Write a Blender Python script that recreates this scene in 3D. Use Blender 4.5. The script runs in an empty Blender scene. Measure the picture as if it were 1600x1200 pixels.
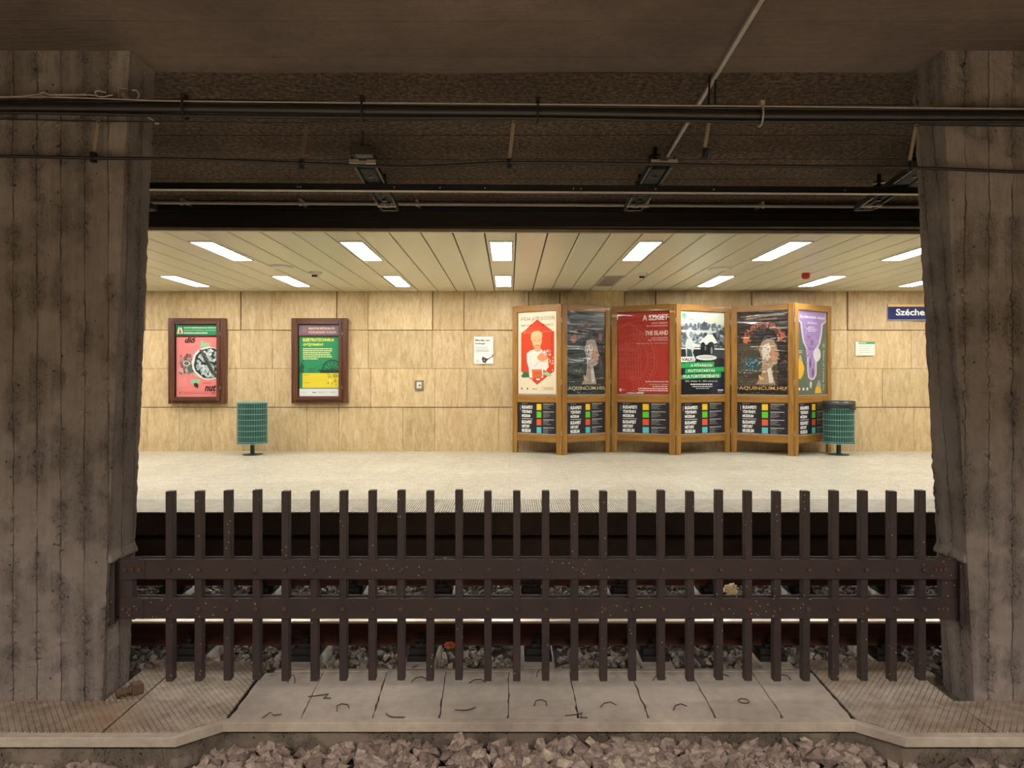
import bpy, math, random
from mathutils import Vector, Matrix
from mathutils.geometry import tessellate_polygon
R = math.radians
random.seed(7)

# ------------------------------------------------------------------ camera, world, exposure
F = 1110.0                    # focal length in pixels of a 1600 px wide frame
CH = 1.40                     # camera height over the far platform floor (z = 0)
cam_d = bpy.data.cameras.new('camera')
cam_d.sensor_width = 36.0
cam_d.lens = F/1600*36
cam_d.shift_x = 4/1600
cam_d.shift_y = -12/1600
cam_d.clip_start = 0.05
cam = bpy.data.objects.new('camera', cam_d)
cam.location = (0, 0, CH)
cam.rotation_euler = (R(90), 0, 0)
bpy.context.scene.collection.objects.link(cam)
sc = bpy.context.scene
sc.camera = cam
sc.view_settings.view_transform = 'Standard'
sc.view_settings.look = 'None'
sc.view_settings.exposure = 1.1
sc.view_settings.gamma = 1.0
sc.view_settings.use_curve_mapping = False
world = bpy.data.worlds.new('world')
sc.world = world
world.use_nodes = True
world.node_tree.nodes['Background'].inputs[0].default_value = (1.0, 0.82, 0.66, 1)
world.node_tree.nodes['Background'].inputs[1].default_value = 0.012
sc.cycles.max_bounces = 8
sc.cycles.diffuse_bounces = 5
sc.cycles.use_denoising = True

def area(name, loc, sx, sy, power, color, rot=(0, 0, 0)):
    l = bpy.data.lights.new(name, 'AREA')
    l.shape = 'RECTANGLE'; l.size = sx; l.size_y = sy
    l.energy = power; l.color = color
    o = bpy.data.objects.new(name, l)
    l.spread = R(150)
    o.location = loc; o.rotation_euler = rot
    sc.collection.objects.link(o)
    return o
NEAR_POWER = 56
for k in range(-3, 4):        # the fluorescent fittings of the platform the photographer stands on
    area('near_platform_lamp', (k*1.77+0.1, -0.9, 2.96), 0.3, 1.3, NEAR_POWER, (1, .925, .88))
LAMP_EMIT = 17.5

# ------------------------------------------------------------------ helpers
def P(px, py, Y):
    return Vector(((px-796)/F*Y, Y, CH+(588-py)/F*Y))
def PX(px, Y): return (px-796)/F*Y
def PZ(py, Y): return CH+(588-py)/F*Y
def YAT(py, z): return (CH-z)*F/(py-588)

def lin(c):
    c = c/255.0
    return c/12.92 if c <= .04045 else ((c+.055)/1.055)**2.4
def H(h, a=1.0):
    h = h.lstrip('#')
    return (lin(int(h[0:2], 16)), lin(int(h[2:4], 16)), lin(int(h[4:6], 16)), a)

class MB:
    """collects boxes, tubes and polygons, with a colour per face, and links them as ONE mesh object"""
    def __init__(self): self.v = []; self.f = []; self.c = []; self.sm = []
    def add(self, vs, fs, col=(1, 1, 1, 1), smooth=False):
        n = len(self.v)
        self.v += [tuple(p) for p in vs]
        for f in fs:
            self.f.append([n+i for i in f]); self.c.append(col); self.sm.append(smooth)
    def box(self, x0, x1, y0, y1, z0, z1, col=(1, 1, 1, 1), M=None, b=0.0):
        if b > 0:
            return self.bbox(x0, x1, y0, y1, z0, z1, b, col, M)
        vs = [Vector((x, y, z)) for x in (x0, x1) for y in (y0, y1) for z in (z0, z1)]
        if M: vs = [M @ p for p in vs]
        self.add(vs, [(0, 1, 3, 2), (4, 6, 7, 5), (0, 4, 5, 1), (2, 3, 7, 6), (0, 2, 6, 4), (1, 5, 7, 3)], col)
    def bbox(self, x0, x1, y0, y1, z0, z1, b, col=(1, 1, 1, 1), M=None):
        # chamfered box
        import itertools
        lo = (x0, y0, z0); hi = (x1, y1, z1)
        idx = {}; vs = []
        for s in itertools.product((0, 1), repeat=3):
            for ax in range(3):
                p = []
                for a in range(3):
                    base = hi[a] if s[a] else lo[a]
                    p.append(base if a == ax else base + (-b if s[a] else b))
                idx[(s, ax)] = len(vs); vs.append(Vector(p))
        fs = []
        for ax in range(3):
            o = [a for a in range(3) if a != ax]
            for sv in (0, 1):
                q = []
                for (u, w) in ((0, 0), (1, 0), (1, 1), (0, 1)):
                    s = [0, 0, 0]; s[ax] = sv; s[o[0]] = u; s[o[1]] = w
                    q.append(idx[(tuple(s), ax)])
                fs.append(q)
            for (u, w) in itertools.product((0, 1), repeat=2):
                s0 = [0, 0, 0]; s0[o[0]] = u; s0[o[1]] = w; s0[ax] = 0
                s1 = list(s0); s1[ax] = 1
                fs.append([idx[(tuple(s0), o[0])], idx[(tuple(s1), o[0])], idx[(tuple(s1), o[1])], idx[(tuple(s0), o[1])]])
        for s in itertools.product((0, 1), repeat=3):
            fs.append([idx[(s, 0)], idx[(s, 1)], idx[(s, 2)]])
        if M: vs = [M @ p for p in vs]
        self.add(vs, fs, col)
    def tube(self, pts, r, n=8, col=(1, 1, 1, 1), caps=True, smooth=True):
        pts = [Vector(p) for p in pts]
        rs = r if isinstance(r, (list, tuple)) else [r]*len(pts)
        rings = []
        up = None
        for i, p in enumerate(pts):
            d = (pts[min(i+1, len(pts)-1)]-pts[max(i-1, 0)])
            if d.length < 1e-9: d = Vector((0, 0, 1))
            d.normalize()
            if up is None:
                up = Vector((0, 0, 1)) if abs(d.z) < .9 else Vector((1, 0, 0))
            a = d.cross(up).normalized(); bb = a.cross(d).normalized(); up = bb
            rings.append([p+(a*math.cos(t)+bb*math.sin(t))*rs[i] for t in [2*math.pi*j/n for j in range(n)]])
        vs = [q for rg in rings for q in rg]
        fs = []
        for i in range(len(pts)-1):
            for j in range(n):
                fs.append((i*n+j, i*n+(j+1) % n, (i+1)*n+(j+1) % n, (i+1)*n+j))
        self.add(vs, fs, col, smooth)
        if caps:
            self.add(rings[0], [tuple(range(n))[::-1]], col)
            self.add(rings[-1], [tuple(range(n))], col)
    def prism(self, poly, axis, a0, a1, col=(1, 1, 1, 1)):
        """poly: 2D outline in the two other axes, swept along axis"""
        n = len(poly); vs = []
        for a in (a0, a1):
            for (u, w) in poly:
                vs.append({'x': (a, u, w), 'y': (u, a, w), 'z': (u, w, a)}[axis])
        fs = [tuple(range(n)), tuple(range(2*n-1, n-1, -1))]
        fs += [(i, i+n, (i+1) % n+n, (i+1) % n) for i in range(n)]
        self.add(vs, fs, col)
    def build(self, name, mat, parent=None, bevel=0, recalc=False):
        me = bpy.data.meshes.new(name)
        me.from_pydata(self.v, [], self.f)
        ca = me.color_attributes.new('Col', 'FLOAT_COLOR', 'CORNER')
        buf = []
        for p, c in zip(me.polygons, self.c):
            buf += list(c)*p.loop_total
        ca.data.foreach_set('color', buf)
        me.polygons.foreach_set('use_smooth', self.sm)
        if recalc:
            import bmesh
            bm = bmesh.new(); bm.from_mesh(me); bmesh.ops.recalc_face_normals(bm, faces=bm.faces); bm.to_mesh(me); bm.free()
        me.update()
        o = bpy.data.objects.new(name, me)
        me.materials.append(mat)
        sc.collection.objects.link(o)
        if parent: o.parent = parent
        if bevel:
            m = o.modifiers.new('bevel', 'BEVEL'); m.width = bevel; m.segments = 2; m.limit_method = 'ANGLE'
        return o

def tag(o, label=None, cat=None, group=None, kind=None):
    if label: o['label'] = label
    if cat: o['category'] = cat
    if group: o['group'] = group
    if kind: o['kind'] = kind
    return o
def empty(name, loc=(0, 0, 0), rz=0, label=None, cat=None, group=None):
    o = bpy.data.objects.new(name, None)
    o.location = loc; o.rotation_euler = (0, 0, rz); o.empty_display_size = .1
    sc.collection.objects.link(o)
    return tag(o, label, cat, group)
def copy_tree(o, parent=None):
    c = o.copy(); sc.collection.objects.link(c); c.parent = parent
    for ch in [x for x in bpy.data.objects if x.parent == o]: copy_tree(ch, c)
    return c
def structure(mb, name, mat, **k):
    o = mb.build(name, mat, **k); o['kind'] = 'structure'; return o

# ------------------------------------------------------------------ materials
class NT:
    def __init__(self, name):
        self.m = bpy.data.materials.new(name); self.m.use_nodes = True
        self.t = self.m.node_tree; self.bsdf = self.t.nodes['Principled BSDF']
        self.n = self.t.nodes; self.l = self.t.links
        self._pos = None
    def pos(self, scale=(1, 1, 1), rot=(0, 0, 0), obj=False):
        tc = self.n.new('ShaderNodeTexCoord'); mp = self.n.new('ShaderNodeMapping')
        mp.inputs['Scale'].default_value = scale; mp.inputs['Rotation'].default_value = rot
        if obj: self.l.new(tc.outputs['Object'], mp.inputs[0])
        else:
            g = self.n.new('ShaderNodeNewGeometry'); self.l.new(g.outputs['Position'], mp.inputs[0])
        return mp.outputs[0]
    def noise(self, vec, scale=5, detail=4, rough=.55, dist=0):
        t = self.n.new('ShaderNodeTexNoise'); self.l.new(vec, t.inputs['Vector'])
        t.inputs['Scale'].default_value = scale; t.inputs['Detail'].default_value = detail
        t.inputs['Roughness'].default_value = rough; t.inputs['Distortion'].default_value = dist
        return t.outputs['Fac']
    def voronoi(self, vec, scale=5, feature='F1', out='Distance', rand=1):
        t = self.n.new('ShaderNodeTexVoronoi'); t.feature = feature; self.l.new(vec, t.inputs['Vector'])
        t.inputs['Scale'].default_value = scale; t.inputs['Randomness'].default_value = rand
        return t.outputs[out]
    def wave(self, vec, scale=5, dist=0, direction='X', detail=2, profile='SIN', dscale=1):
        t = self.n.new('ShaderNodeTexWave'); self.l.new(vec, t.inputs['Vector'])
        t.bands_direction = direction; t.wave_profile = profile
        t.inputs['Scale'].default_value = scale; t.inputs['Distortion'].default_value = dist
        t.inputs['Detail'].default_value = detail; t.inputs['Detail Scale'].default_value = dscale
        return t.outputs['Fac']
    def ramp(self, fac, stops, interp='LINEAR'):
        r = self.n.new('ShaderNodeValToRGB'); self.l.new(fac, r.inputs[0])
        r.color_ramp.interpolation = interp
        e = r.color_ramp.elements
        while len(e) < len(stops): e.new(.5)
        for i, (p, c) in enumerate(stops):
            e[i].position = p
            e[i].color = c if isinstance(c, (tuple, list)) else (c, c, c, 1)
        return r.outputs[0]
    def mix(self, a, b, fac, mode='MIX'):
        m = self.n.new('ShaderNodeMix'); m.data_type = 'RGBA'; m.blend_type = mode
        for sock, v in ((m.inputs[0], fac), (m.inputs[6], a), (m.inputs[7], b)):
            if isinstance(v, (int, float)): sock.default_value = v
            elif isinstance(v, tuple): sock.default_value = v
            else: self.l.new(v, sock)
        return m.outputs[2]
    def math(self, op, a, b=None, c=None):
        m = self.n.new('ShaderNodeMath'); m.operation = op
        for i, v in enumerate((a, b, c)):
            if v is None: continue
            if isinstance(v, (int, float)): m.inputs[i].default_value = v
            else: self.l.new(v, m.inputs[i])
        return m.outputs[0]
    def col(self):
        a = self.n.new('ShaderNodeVertexColor'); a.layer_name = 'Col'; return a.outputs[0]
    def bump(self, h, strength=.5, dist=.01, prev=None):
        b = self.n.new('ShaderNodeBump'); b.inputs['Strength'].default_value = strength
        b.inputs['Distance'].default_value = dist; self.l.new(h, b.inputs['Height'])
        if prev is not None: self.l.new(prev, b.inputs['Normal'])
        return b.outputs[0]
    def out(self, color=None, rough=None, metal=None, normal=None, coat=None, spec=None):
        B = self.bsdf
        for nm, v in (('Base Color', color), ('Roughness', rough), ('Metallic', metal), ('Normal', normal), ('Coat Weight', coat), ('Specular IOR Level', spec)):
            if v is None: continue
            if isinstance(v, (int, float, tuple)): B.inputs[nm].default_value = v
            else: self.l.new(v, B.inputs[nm])
        return self.m

def plain(name, hexc, rough=.5, metal=0.0, var=.12, scale=9):
    t = NT(name)
    n = t.noise(t.pos(), scale, 5)
    c = H(hexc)
    d = tuple(x*(1-var*2) for x in c[:3])+(1,)
    return t.out(color=t.mix(d, c, t.ramp(n, [(.3, 0.0), (.65, 1.0)])), rough=rough, metal=metal)

def concrete(name, base, dark, boards=None, board_w=.14, rough_amt=.5, patches=True, joint=.8):
    """cast concrete; boards: axis across which the shutter boards repeat"""
    t = NT(name)
    p = t.pos()
    n1 = t.noise(p, 1.3, 6, .6)
    n2 = t.noise(p, 14, 6, .65)
    n3 = t.noise(p, 90, 3, .6)
    c = t.mix(H(dark), H(base), t.ramp(n1, [(.3, 0.0), (.7, 1.0)]))
    c = t.mix(c, (.75, .75, .75, 1), t.ramp(n2, [(.35, .55), (.6, 0.0)]), 'MULTIPLY')
    nrm = t.bump(n3, .35, .004)
    nrm = t.bump(n2, .5*rough_amt, .02, nrm)
    if boards:
        sx = t.n.new('ShaderNodeSeparateXYZ'); t.l.new(p, sx.inputs[0])
        u = t.math('ADD', sx.outputs['X'], sx.outputs['Y']) if boards == 'X' else sx.outputs[boards]
        wob = t.math('MULTIPLY', t.math('SUBTRACT', t.noise(p, 2.2, 5, .7), .5), .035)
        uu = t.math('DIVIDE', t.math('ADD', u, wob), board_w)
        fr = t.math('FRACT', uu)
        ln = t.math('MINIMUM', fr, t.math('SUBTRACT', 1.0, fr))         # 0 on the joint
        fl = t.math('FLOOR', uu)
        wn = t.n.new('ShaderNodeTexWhiteNoise'); wn.noise_dimensions = '1D'; t.l.new(fl, wn.inputs['W'])
        tone = t.ramp(wn.outputs[0], [(0, .78), (1, 1.0)])
        c = t.mix(c, tone, 1.0, 'MULTIPLY')
        near = t.ramp(ln, [(.08, 1.0), (.5, .25)])
        brk = t.noise(p, 5, 4, .7)
        lw = t.math('MULTIPLY', brk, .055)
        m = t.math('SUBTRACT', 1.0, t.math('MINIMUM', t.math('DIVIDE', ln, lw), 1.0))
        m = t.math('MULTIPLY', m, t.ramp(brk, [(.35, .25), (.6, 1.0)]))
        c = t.mix(c, (.12, .1, .09, 1), t.math('MULTIPLY', m, joint), 'MULTIPLY')
        inv = t.math('SUBTRACT', 1.0, m)
        nrm = t.bump(inv, joint, .012, nrm)
        # wood grain left in the cement
        sc3 = {'X': (34, 34, 1.8), 'Y': (1.8, 34, 34)}[boards]
        g = t.noise(t.pos(sc3), 1, 5, .65, .9)
        nrm = t.bump(g, .8, .012, nrm)
    if not boards: near = 1.0
    if patches:
        # honeycombed rough spots and pock marks
        v = t.noise(t.pos((1, 1, .55)), 34, 6, .8, 2.2)
        a = t.noise(p, 3.1, 4, .6)
        msk = t.math('MULTIPLY', t.ramp(a, [(.43, 0.0), (.55, 1.0)]), near)
        hit = t.math('MULTIPLY', t.ramp(v, [(.405, 1.0), (.45, 0.0)]), msk)
        c = t.mix(c, (.14, .11, .10, 1), hit, 'MULTIPLY')
        nrm = t.bump(t.math('MULTIPLY', t.math('SUBTRACT', v, .5), msk), .8, .03, nrm)
        w = t.voronoi(p, 11, 'F1')
        pk = t.math('LESS_THAN', w, .075)
        c = t.mix(c, (.15, .12, .1, 1), t.math('MULTIPLY', pk, .8), 'MULTIPLY')
    return t.out(color=c, rough=.92, normal=nrm, spec=.25)

M = {}
M['pillar'] = concrete('pillar_concrete', '#988d86', '#7c716a', 'X', .138)
M['tunnel_ceiling'] = concrete('tunnel_ceiling_concrete', '#7f6e65', '#62544c', 'Y', .42, patches=False, joint=.3)
def speckled():
    t = NT('sprayed_concrete')
    p = t.pos()
    n = t.noise(p, 28, 5, .75)
    a = t.noise(p, 1.2, 4)
    c = t.mix(H('#4c3f36'), H('#8a7564'), t.ramp(n, [(.42, 0.0), (.62, 1.0)]))
    c = t.mix(c, (.7, .68, .66, 1), t.ramp(a, [(.35, 1.0), (.65, 0.0)]), 'MULTIPLY')
    s = t.n.new('ShaderNodeSeparateXYZ'); t.l.new(p, s.inputs[0])
    y = t.math('ADD', s.outputs['Y'], t.math('MULTIPLY', t.noise(p, 1.5, 4), .06))
    fr = t.math('FRACT', t.math('DIVIDE', y, .62))
    ln = t.math('LESS_THAN', fr, .035)
    c = t.mix(c, (.35, .3, .28, 1), ln, 'MULTIPLY')
    nrm = t.bump(n, 1.0, .03)
    return t.out(color=c, rough=.95, normal=t.bump(ln, -.6, .01, nrm), spec=.2)
M['sprayed'] = speckled()
M['slab'] = concrete('slab_concrete', '#b5aa9f', '#948a80', None, patches=False)
M['kerb'] = concrete('kerb_concrete', '#bdb1a0', '#8d8175', None, patches=False)
M['foundation'] = concrete('foundation_concrete', '#877a6c', '#5c5147', None)
M['track_bed'] = plain('track_bed_soil', '#3a322c', .95)
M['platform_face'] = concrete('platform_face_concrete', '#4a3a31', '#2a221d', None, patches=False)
M['sleeper'] = plain('sleeper_concrete', '#b3aaa0', .9, 0, .15, 12)

def travertine():
    t = NT('travertine')
    p = t.pos()
    n = t.noise(t.pos((6, 1, 1.5)), 2.0, 10, .70, .9)
    n2 = t.noise(t.pos((3.4, 1, .9)), 3.2, 8, .72, .8)
    n3 = t.noise(t.pos((11, 1, 6)), 3, 6, .75, .6)
    c = t.ramp(n, [(.28, H('#b59a70')), (.45, H('#c6ac80')), (.55, H('#d0b88e')), (.72, H('#dcc8a2'))])
    c = t.mix(c, H('#a68c62'), t.ramp(n2, [(.34, .55), (.50, 0.0)]))
    c = t.mix(c, H('#f0e2c6'), t.ramp(n3, [(.56, 0.0), (.70, .5)]))
    # dirt along the foot and under the ceiling: worn-in stains with ragged outlines
    s = t.n.new('ShaderNodeSeparateXYZ'); t.l.new(p, s.inputs[0])
    sc_ = t.noise(t.pos((1.3, 1, 9)), 5, 5, .8)
    foot = t.math('MULTIPLY', t.math('LESS_THAN', s.outputs['Z'], .42), t.math('LESS_THAN', sc_, .33))
    c = t.mix(c, H('#4a3a28'), t.math('MULTIPLY', foot, .7))
    c = t.mix(c, t.col(), 1.0, 'MULTIPLY')
    r = t.ramp(n3, [(.3, .45), (.7, .7)])
    return t.out(color=c, rough=r, normal=t.bump(n3, .25, .004), spec=.35)
M['travertine'] = travertine()

def terrazzo():
    t = NT('terrazzo')
    p = t.pos()
    v = t.voronoi(p, 95, 'F1', 'Color')
    bw = t.n.new('ShaderNodeSeparateColor'); t.l.new(v, bw.inputs[0])
    c = t.ramp(bw.outputs[0], [(0, H('#8a8474')), (.25, H('#aea896')), (.6, H('#c0baa8')), (1, H('#d2ccbc'))])
    n = t.noise(p, .9, 5)
    c = t.mix(c, (.86, .85, .82, 1), t.ramp(n, [(.4, 1.0), (.65, 0.0)]), 'MULTIPLY')
    br = t.n.new('ShaderNodeTexBrick'); t.l.new(t.pos(), br.inputs[0])
    br.offset = 0; br.inputs['Scale'].default_value = 1; br.inputs['Brick Width'].default_value = .78
    br.inputs['Row Height'].default_value = .78; br.inputs['Mortar Size'].default_value = .004
    c = t.mix(c, (.72, .7, .66, 1), br.outputs['Fac'], 'MULTIPLY')
    rr = t.ramp(t.noise(p, 6, 4), [(.3, .28), (.7, .5)])
    return t.out(color=c, rough=rr, spec=.45)
M['terrazzo'] = terrazzo()
def tactile():
    t = NT('grooved_edge_stone')
    w = t.wave(t.pos(), 12.5, 0, 'X', 0)
    c = t.mix(H('#8c8474'), H('#c9c2b0'), t.ramp(w, [(.25, 0.0), (.55, 1.0)]))
    c = t.mix(c, (.8, .8, .8, 1), t.ramp(t.noise(t.pos(), 8, 4), [(.4, 1.0), (.6, 0.0)]), 'MULTIPLY')
    return t.out(color=c, rough=.6, normal=t.bump(w, .8, .01))
M['tactile'] = tactile()

def ceiling_mat():
    t = NT('enamelled_ceiling_strip')
    n = t.noise(t.pos((1, .3, 1)), 1.4, 3)
    c = t.mix(H('#cfcaae'), H('#d8d4bc'), n)
    return t.out(color=t.mix(c, t.col(), 1.0, 'MULTIPLY'), rough=.34, spec=.4)
M['strip'] = ceiling_mat()
M['joint'] = plain('dark_joint', '#2a2016', .8)
M['ceiling_trim'] = plain('ceiling_edge_trim', '#b0a48a', .4, .3)

def lamp_mat():
    t = NT('lit_diffuser')
    w = t.wave(t.pos(), 9, 0, 'X', 0)
    e = t.ramp(w, [(0, (1, .97, .93, 1)), (1, (1, .99, .97, 1))])
    t.l.new(e, t.bsdf.inputs['Emission Color']); t.bsdf.inputs['Emission Strength'].default_value = LAMP_EMIT
    return t.out(color=(.8, .8, .8, 1), rough=.4)
M['lamp'] = lamp_mat()
M['lamp_frame'] = plain('white_fitting_frame', '#cfc8b8', .4)
M['white_plastic'] = plain('white_plastic', '#d9d4c4', .4, 0, .04)
M['red_plastic'] = plain('red_plastic', '#b02a1c', .4, 0, .05)
M['black_plastic'] = plain('black_plastic', '#1a1a1a', .5)

def steel(name, base, rust, rough=.55, chips=True, metal=.2):
    t = NT(name)
    p = t.pos()
    n = t.noise(p, 6, 6, .65)
    c = t.mix(H(base), H(rust), t.ramp(n, [(.45, 0.0), (.75, 1.0)]))
    if chips:
        v = t.voronoi(p, 32, 'F1')
        m = t.math('LESS_THAN', v, .13)
        m2 = t.math('GREATER_THAN', t.noise(p, 3.5, 3), .52)
        c = t.mix(c, H('#a39284'), t.math('MULTIPLY', t.math('MULTIPLY', m, m2), .85))
        t2 = t.noise(p, 45, 4, .7)
        c = t.mix(c, H('#5b4031'), t.ramp(t2, [(.62, 0.0), (.7, .6)]))
    return t.out(color=c, rough=t.ramp(n, [(.3, rough-.12), (.7, rough+.12)]), metal=metal, normal=t.bump(t.noise(p, 60, 3), .2, .002))
M['fence'] = steel('painted_fence_steel', '#382e2d', '#413130')
M['fence_bolt'] = steel('rusty_bolt', '#4d3a30', '#6b4632', .7, False)
M['rail_side'] = steel('rusty_rail', '#3b1d10', '#57281a', .8, False, .1)
M['rail_head'] = plain('polished_rail_head', '#cfc4bb', .3, .85, .05)
M['black_iron'] = steel('black_iron', '#100e0d', '#1c1613', .75, False, 0)
M['beam_black'] = plain('black_painted_beam', '#1d1614', .45, 0, .15)
M['cable'] = plain('cable_sheath', '#231e1b', .45, 0, .1, 20)
M['galv'] = plain('dull_galvanised_steel', '#b0a59c', .45, .4, .12, 15)
M['white_pipe'] = plain('grey_white_conduit', '#b3a8a0', .4, 0, .06)
M['beige_strap'] = plain('pale_strap_paint', '#8a7a66', .6, .1, .12, 20)
M['brown_strap'] = plain('brown_strap_paint', '#5a4a3c', .7, .1, .12, 20)
M['insulator'] = plain('dark_insulator', '#15130f', .3, 0, .1)
M['grey_box'] = plain('grey_green_casing', '#3c3c33', .5, .1, .1)
M['rebar'] = steel('rusty_rebar', '#4b3a31', '#5f4535', .85, False)
M['old_iron'] = steel('old_coupling_iron', '#5a463a', '#7a5b46', .8, False)

def checker_plate():
    t = NT('checkered_steel_plate')
    p = t.pos()
    sx = t.n.new('ShaderNodeSeparateXYZ'); t.l.new(p, sx.inputs[0])
    ls = []
    for op in ('ADD', 'SUBTRACT'):
        f = t.math('FRACT', t.math('DIVIDE', t.math(op, sx.outputs['X'], t.math('MULTIPLY', sx.outputs['Y'], .8)), .036))
        ls.append(t.math('ABSOLUTE', t.math('SUBTRACT', f, .5)))
    g = t.ramp(t.math('MAXIMUM', ls[0], ls[1]), [(.36, 0.0), (.46, 1.0)])      # grooves of the lozenge pattern
    n = t.noise(p, 2.2, 5, .6)
    worn = t.ramp(n, [(.38, 1.0), (.62, .3)])
    gw = t.math('MULTIPLY', g, worn)
    c = t.mix(H('#8b7a68'), H('#a89a8a'), t.ramp(t.noise(p, 12, 5), [(.35, 0.0), (.65, 1.0)]))
    c = t.mix(c, H('#8a6644'), t.ramp(t.noise(p, 1.4, 4), [(.5, 0.0), (.72, .6)]))
    c = t.mix(c, (.26, .22, .19, 1), gw, 'MULTIPLY')
    return t.out(color=c, rough=.7, metal=.15, normal=t.bump(gw, -.8, .006))
M['checker'] = checker_plate()

def stone(name, a, b):
    t = NT(name)
    g = t.n.new('ShaderNodeNewGeometry')
    r = t.ramp(g.outputs['Random Per Island'], [(0, H(a)), (.7, H(b)), (.93, H(b)), (1, H('#b3a690'))])
    n = t.noise(t.pos(), 40, 5, .7)
    return t.out(color=t.mix(r, (.6, .58, .56, 1), t.ramp(n, [(.4, 1.0), (.6, 0.0)]), 'MULTIPLY'), rough=.9, normal=t.bump(n, .5, .006), spec=.2)
M['ballast_near'] = stone('brown_ballast_stone', '#77665e', '#9c8b82')
M['ballast_track'] = stone('grey_ballast_stone', '#6d635b', '#9a9088')

def wood(name, a, b, c_, knots=True, vertical=True):
    t = NT(name)
    s = (22, 22, 1.6) if vertical else (1.6, 22, 22)
    n = t.noise(t.pos(s, obj=True), 1, 5, .6, .5)
    col = t.ramp(n, [(.28, H(a)), (.5, H(b)), (.72, H(c_))])
    if knots:
        v = t.voronoi(t.pos((1, 1, 1) if vertical else (1, 1, 1), obj=True), 5.5, 'F1')
        col = t.mix(col, H('#4a2608'), t.ramp(v, [(.0, .9), (.10, 0.0)]))
    return t.out(color=col, rough=.38, normal=t.bump(n, .15, .002), coat=.15)
M['pine_v'] = wood('varnished_pine_upright', '#76501c', '#936826', '#aa7c34')
M['pine_h'] = wood('varnished_pine_rail', '#76501c', '#936826', '#aa7c34', vertical=False)
M['dark_wood_v'] = wood('dark_brown_wood_upright', '#3c1f12', '#54301e', '#6a4129', False)
M['dark_wood_h'] = wood('dark_brown_wood_rail', '#3c1f12', '#54301e', '#6a4129', False, False)

def printed(name, rough=.45, coat=0.0):
    t = NT(name)
    return t.out(color=t.col(), rough=rough, coat=coat, spec=.3)
M['print'] = printed('printed_paper')
def pane(name, wrinkle):
    t = NT(name)
    g = t.n.new('ShaderNodeBsdfGlossy'); g.inputs['Roughness'].default_value = .04
    tr = t.n.new('ShaderNodeBsdfTransparent'); tr.inputs[0].default_value = (.97, .97, .97, 1)
    mx = t.n.new('ShaderNodeMixShader')
    lw = t.n.new('ShaderNodeFresnel'); lw.inputs[0].default_value = 1.5
    gg = t.n.new('ShaderNodeNewGeometry')
    front = t.math('SUBTRACT', 1.0, gg.outputs['Backfacing'])
    if wrinkle:
        p = t.pos((1, 1, 1), obj=True)
        w = t.noise(t.pos((.45, 1, 3.6), (0, R(7), 0), obj=True), 2.2, 1.5, .4, .9)
        bp = t.bump(w, .7, .06)
        t.l.new(bp, g.inputs['Normal']); 
        t.l.new(t.math('MULTIPLY', t.math('ADD', lw.outputs[0], .02), front), mx.inputs[0])
    else:
        w = t.noise(t.pos((.35, 1, 1.3), (0, R(5), 0), obj=True), 1.8, 1, .4)
        bp = t.bump(w, .4, .06); t.l.new(bp, g.inputs['Normal'])
        t.l.new(t.math('MULTIPLY', lw.outputs[0], front), mx.inputs[0])
    t.l.new(tr.outputs[0], mx.inputs[1]); t.l.new(g.outputs[0], mx.inputs[2])
    t.l.new(mx.outputs[0], t.n['Material Output'].inputs[0])
    return t.m
M['pane'] = pane('clear_acrylic_pane', False)
M['film'] = pane('wrinkled_clear_film', True)
M['bin_green'] = plain('green_bin_liner', '#1a5048', .55, 0, .15, 8)
M['bin_wire'] = plain('pale_green_wire', '#86b3a5', .45, 0, .1, 30)
M['bin_dark'] = plain('dark_green_paint', '#1d4a3c', .45)
M['bag'] = plain('black_plastic_bag', '#2b2d2b', .35, 0, .2, 14)
M['metal_cover'] = plain('brushed_metal_cover', '#a39c88', .35, .7, .08, 25)

# ------------------------------------------------------------------ printed sheets (flat artwork built as thin coloured faces)
_txt = {}
def glyphs(s, bold=0.0, shear=0.0):
    key = (s, bold, shear)
    if key in _txt: return _txt[key]
    cu = bpy.data.curves.new('lettering', 'FONT'); cu.body = s; cu.offset = bold; cu.shear = shear; cu.resolution_u = 3
    o = bpy.data.objects.new('lettering', cu)
    me = o.to_mesh()
    vs = [(v.co.x, v.co.y) for v in me.vertices]; fs = [tuple(p.vertices) for p in me.polygons]
    o.to_mesh_clear(); bpy.data.objects.remove(o); bpy.data.curves.remove(cu)
    _txt[key] = (vs, fs)
    return _txt[key]

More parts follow.
